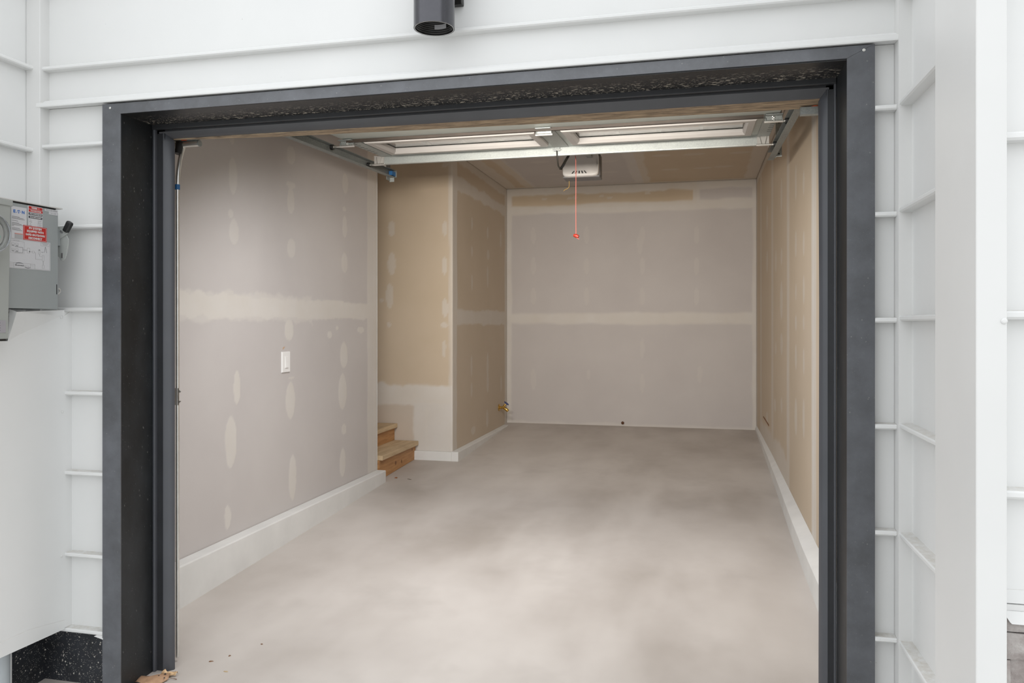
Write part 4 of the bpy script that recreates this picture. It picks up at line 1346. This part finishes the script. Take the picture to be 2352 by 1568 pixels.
tag(cd.build('conduit', M['conduit'], None, smooth=40), 'pale grey conduit rising beside the dark foundation at the lower left', 'pipe')

# ------------------------------------------------------------------ dead leaf and crumbs on the slab
lf = thing('dead_leaf', 'curled brown dead leaf against the foot of the left jamb', 'leaf', (-1.95, .13, zf(.13)))
lm = MB()
ctr = Vector((-1.955, .115, 0))
outl = [(-2.020, .075), (-1.995, .062), (-1.960, .060), (-1.925, .072), (-1.913, .095), (-1.905, .118), (-1.914, .140), (-1.930, .150), (-1.950, .148), (-1.966, .138), (-1.985, .118), (-2.006, .100)]
n = len(outl)
vs = []
for r in (1.0, .7, .35):
    for i, (x, y) in enumerate(outl):
        px, py = ctr.x + (x - ctr.x) * r, ctr.y + (y - ctr.y) * r
        hz = .004 + .012 * (1 - r) + (.014 * max(0, math.sin(i * 1.3)) if r == 1.0 else .004)
        vs.append((px, py, zf(py) + hz))
vs.append((ctr.x, ctr.y, zf(ctr.y) + .016))
fs = []
for k in range(2):
    for i in range(n):
        j = (i + 1) % n
        fs.append((k * n + i, k * n + j, (k + 1) * n + j, (k + 1) * n + i))
for i in range(n):
    fs.append((2 * n + i, 2 * n + (i + 1) % n, 3 * n))
blade = lm.add(vs, fs).build('blade', M['leaf'], lf, smooth=60)
md = blade.modifiers.new('thickness', 'SOLIDIFY')
md.thickness = .0008
cm = MB()
vs, fs = [], []
for i in range(9):
    a = i / 8
    x = -1.958 + a * .062
    y = .155 + .006 * math.sin(a * 9)
    vs += [(x, y - .012, zf(y) + .006), (x + .003, y - .004, zf(y) + .016 + .006 * math.sin(a * 14)), (x, y + .004 + .004 * math.cos(a * 11), zf(y) + .013 + .004 * math.sin(a * 17))]
for i in range(8):
    for k in range(2):
        q = i * 3 + k
        fs.append((q, q + 3, q + 4, q + 1))
curl = cm.add(vs, fs).build('curled_edge', M['leaf_pale'], lf, smooth=60)
md = curl.modifiers.new('thickness', 'SOLIDIFY')
md.thickness = .0008
for x, y, r in ((-1.945, .118, .0045), (-1.915, .110, .003), (-1.932, .137, .004)):
    MB().lathe((x, y, zf(y) + .0135), 'z', [(0, r), (.003, r * .7)], 9).build('dark_spot', M['leaf_hole'], lf)
MB().tube([(-1.912, .132, zf(.13) + .006), (-1.893, .131, zf(.13) + .004), (-1.879, .131, zf(.13) + .003)], [.0009, .0009, .0016], 6).build('stalk', plain('leaf_stalk', (.16, .09, .06, 1), .7), lf, smooth=50)


def crumb(name, x, y, sx, sy, mat, lab, rot=0.0, h=.003):
    vs = []
    k = 7
    for i in range(k):
        a = 2 * math.pi * i / k
        rr = 1 + .35 * math.sin(3 * a + x * 40)
        px, py = math.cos(a) * sx * rr, math.sin(a) * sy * rr
        vs.append((px * math.cos(rot) - py * math.sin(rot), px * math.sin(rot) + py * math.cos(rot), 0))
    z = zf(y) + .0003
    m = MB().loft([[(x + p[0], y + p[1], z) for p in vs], [(x + p[0] * .6, y + p[1] * .6, z + h) for p in vs]])
    return tag(m.build(name, mat, None), lab, 'debris')


brown = plain('leaf_crumb_brown', (.20, .11, .06, 1), .8)
crumb('leaf_fragment', -1.842, .285, .009, .004, brown, 'small brown leaf crumb nearest the left jamb on the slab', .4)
crumb('leaf_fragment', -1.797, .342, .006, .004, brown, 'brown leaf crumb just inside the door left side', 1.2)
crumb('leaf_fragment', -1.727, .46, .005, .003, brown, 'tiny dark crumb farther inside left of the doorway', .2)
crumb('wood_chip', -1.735, .225, .010, .0025, plain('pale_chip', (.46, .34, .20, 1), .8), 'thin pale wood chip near the door sill', .1)
crumb('wood_chip', -2.255, 3.22, .012, .010, plain('rust_chip', (.26, .09, .025, 1), .8), 'round rust brown chip beyond the end of the left curb', .0, .006)
crumb('wood_splinter', -2.14, 3.20, .020, .003, plain('dark_splinter', (.10, .075, .05, 1), .8), 'dark splinter on the slab in front of the stairs', -.3)
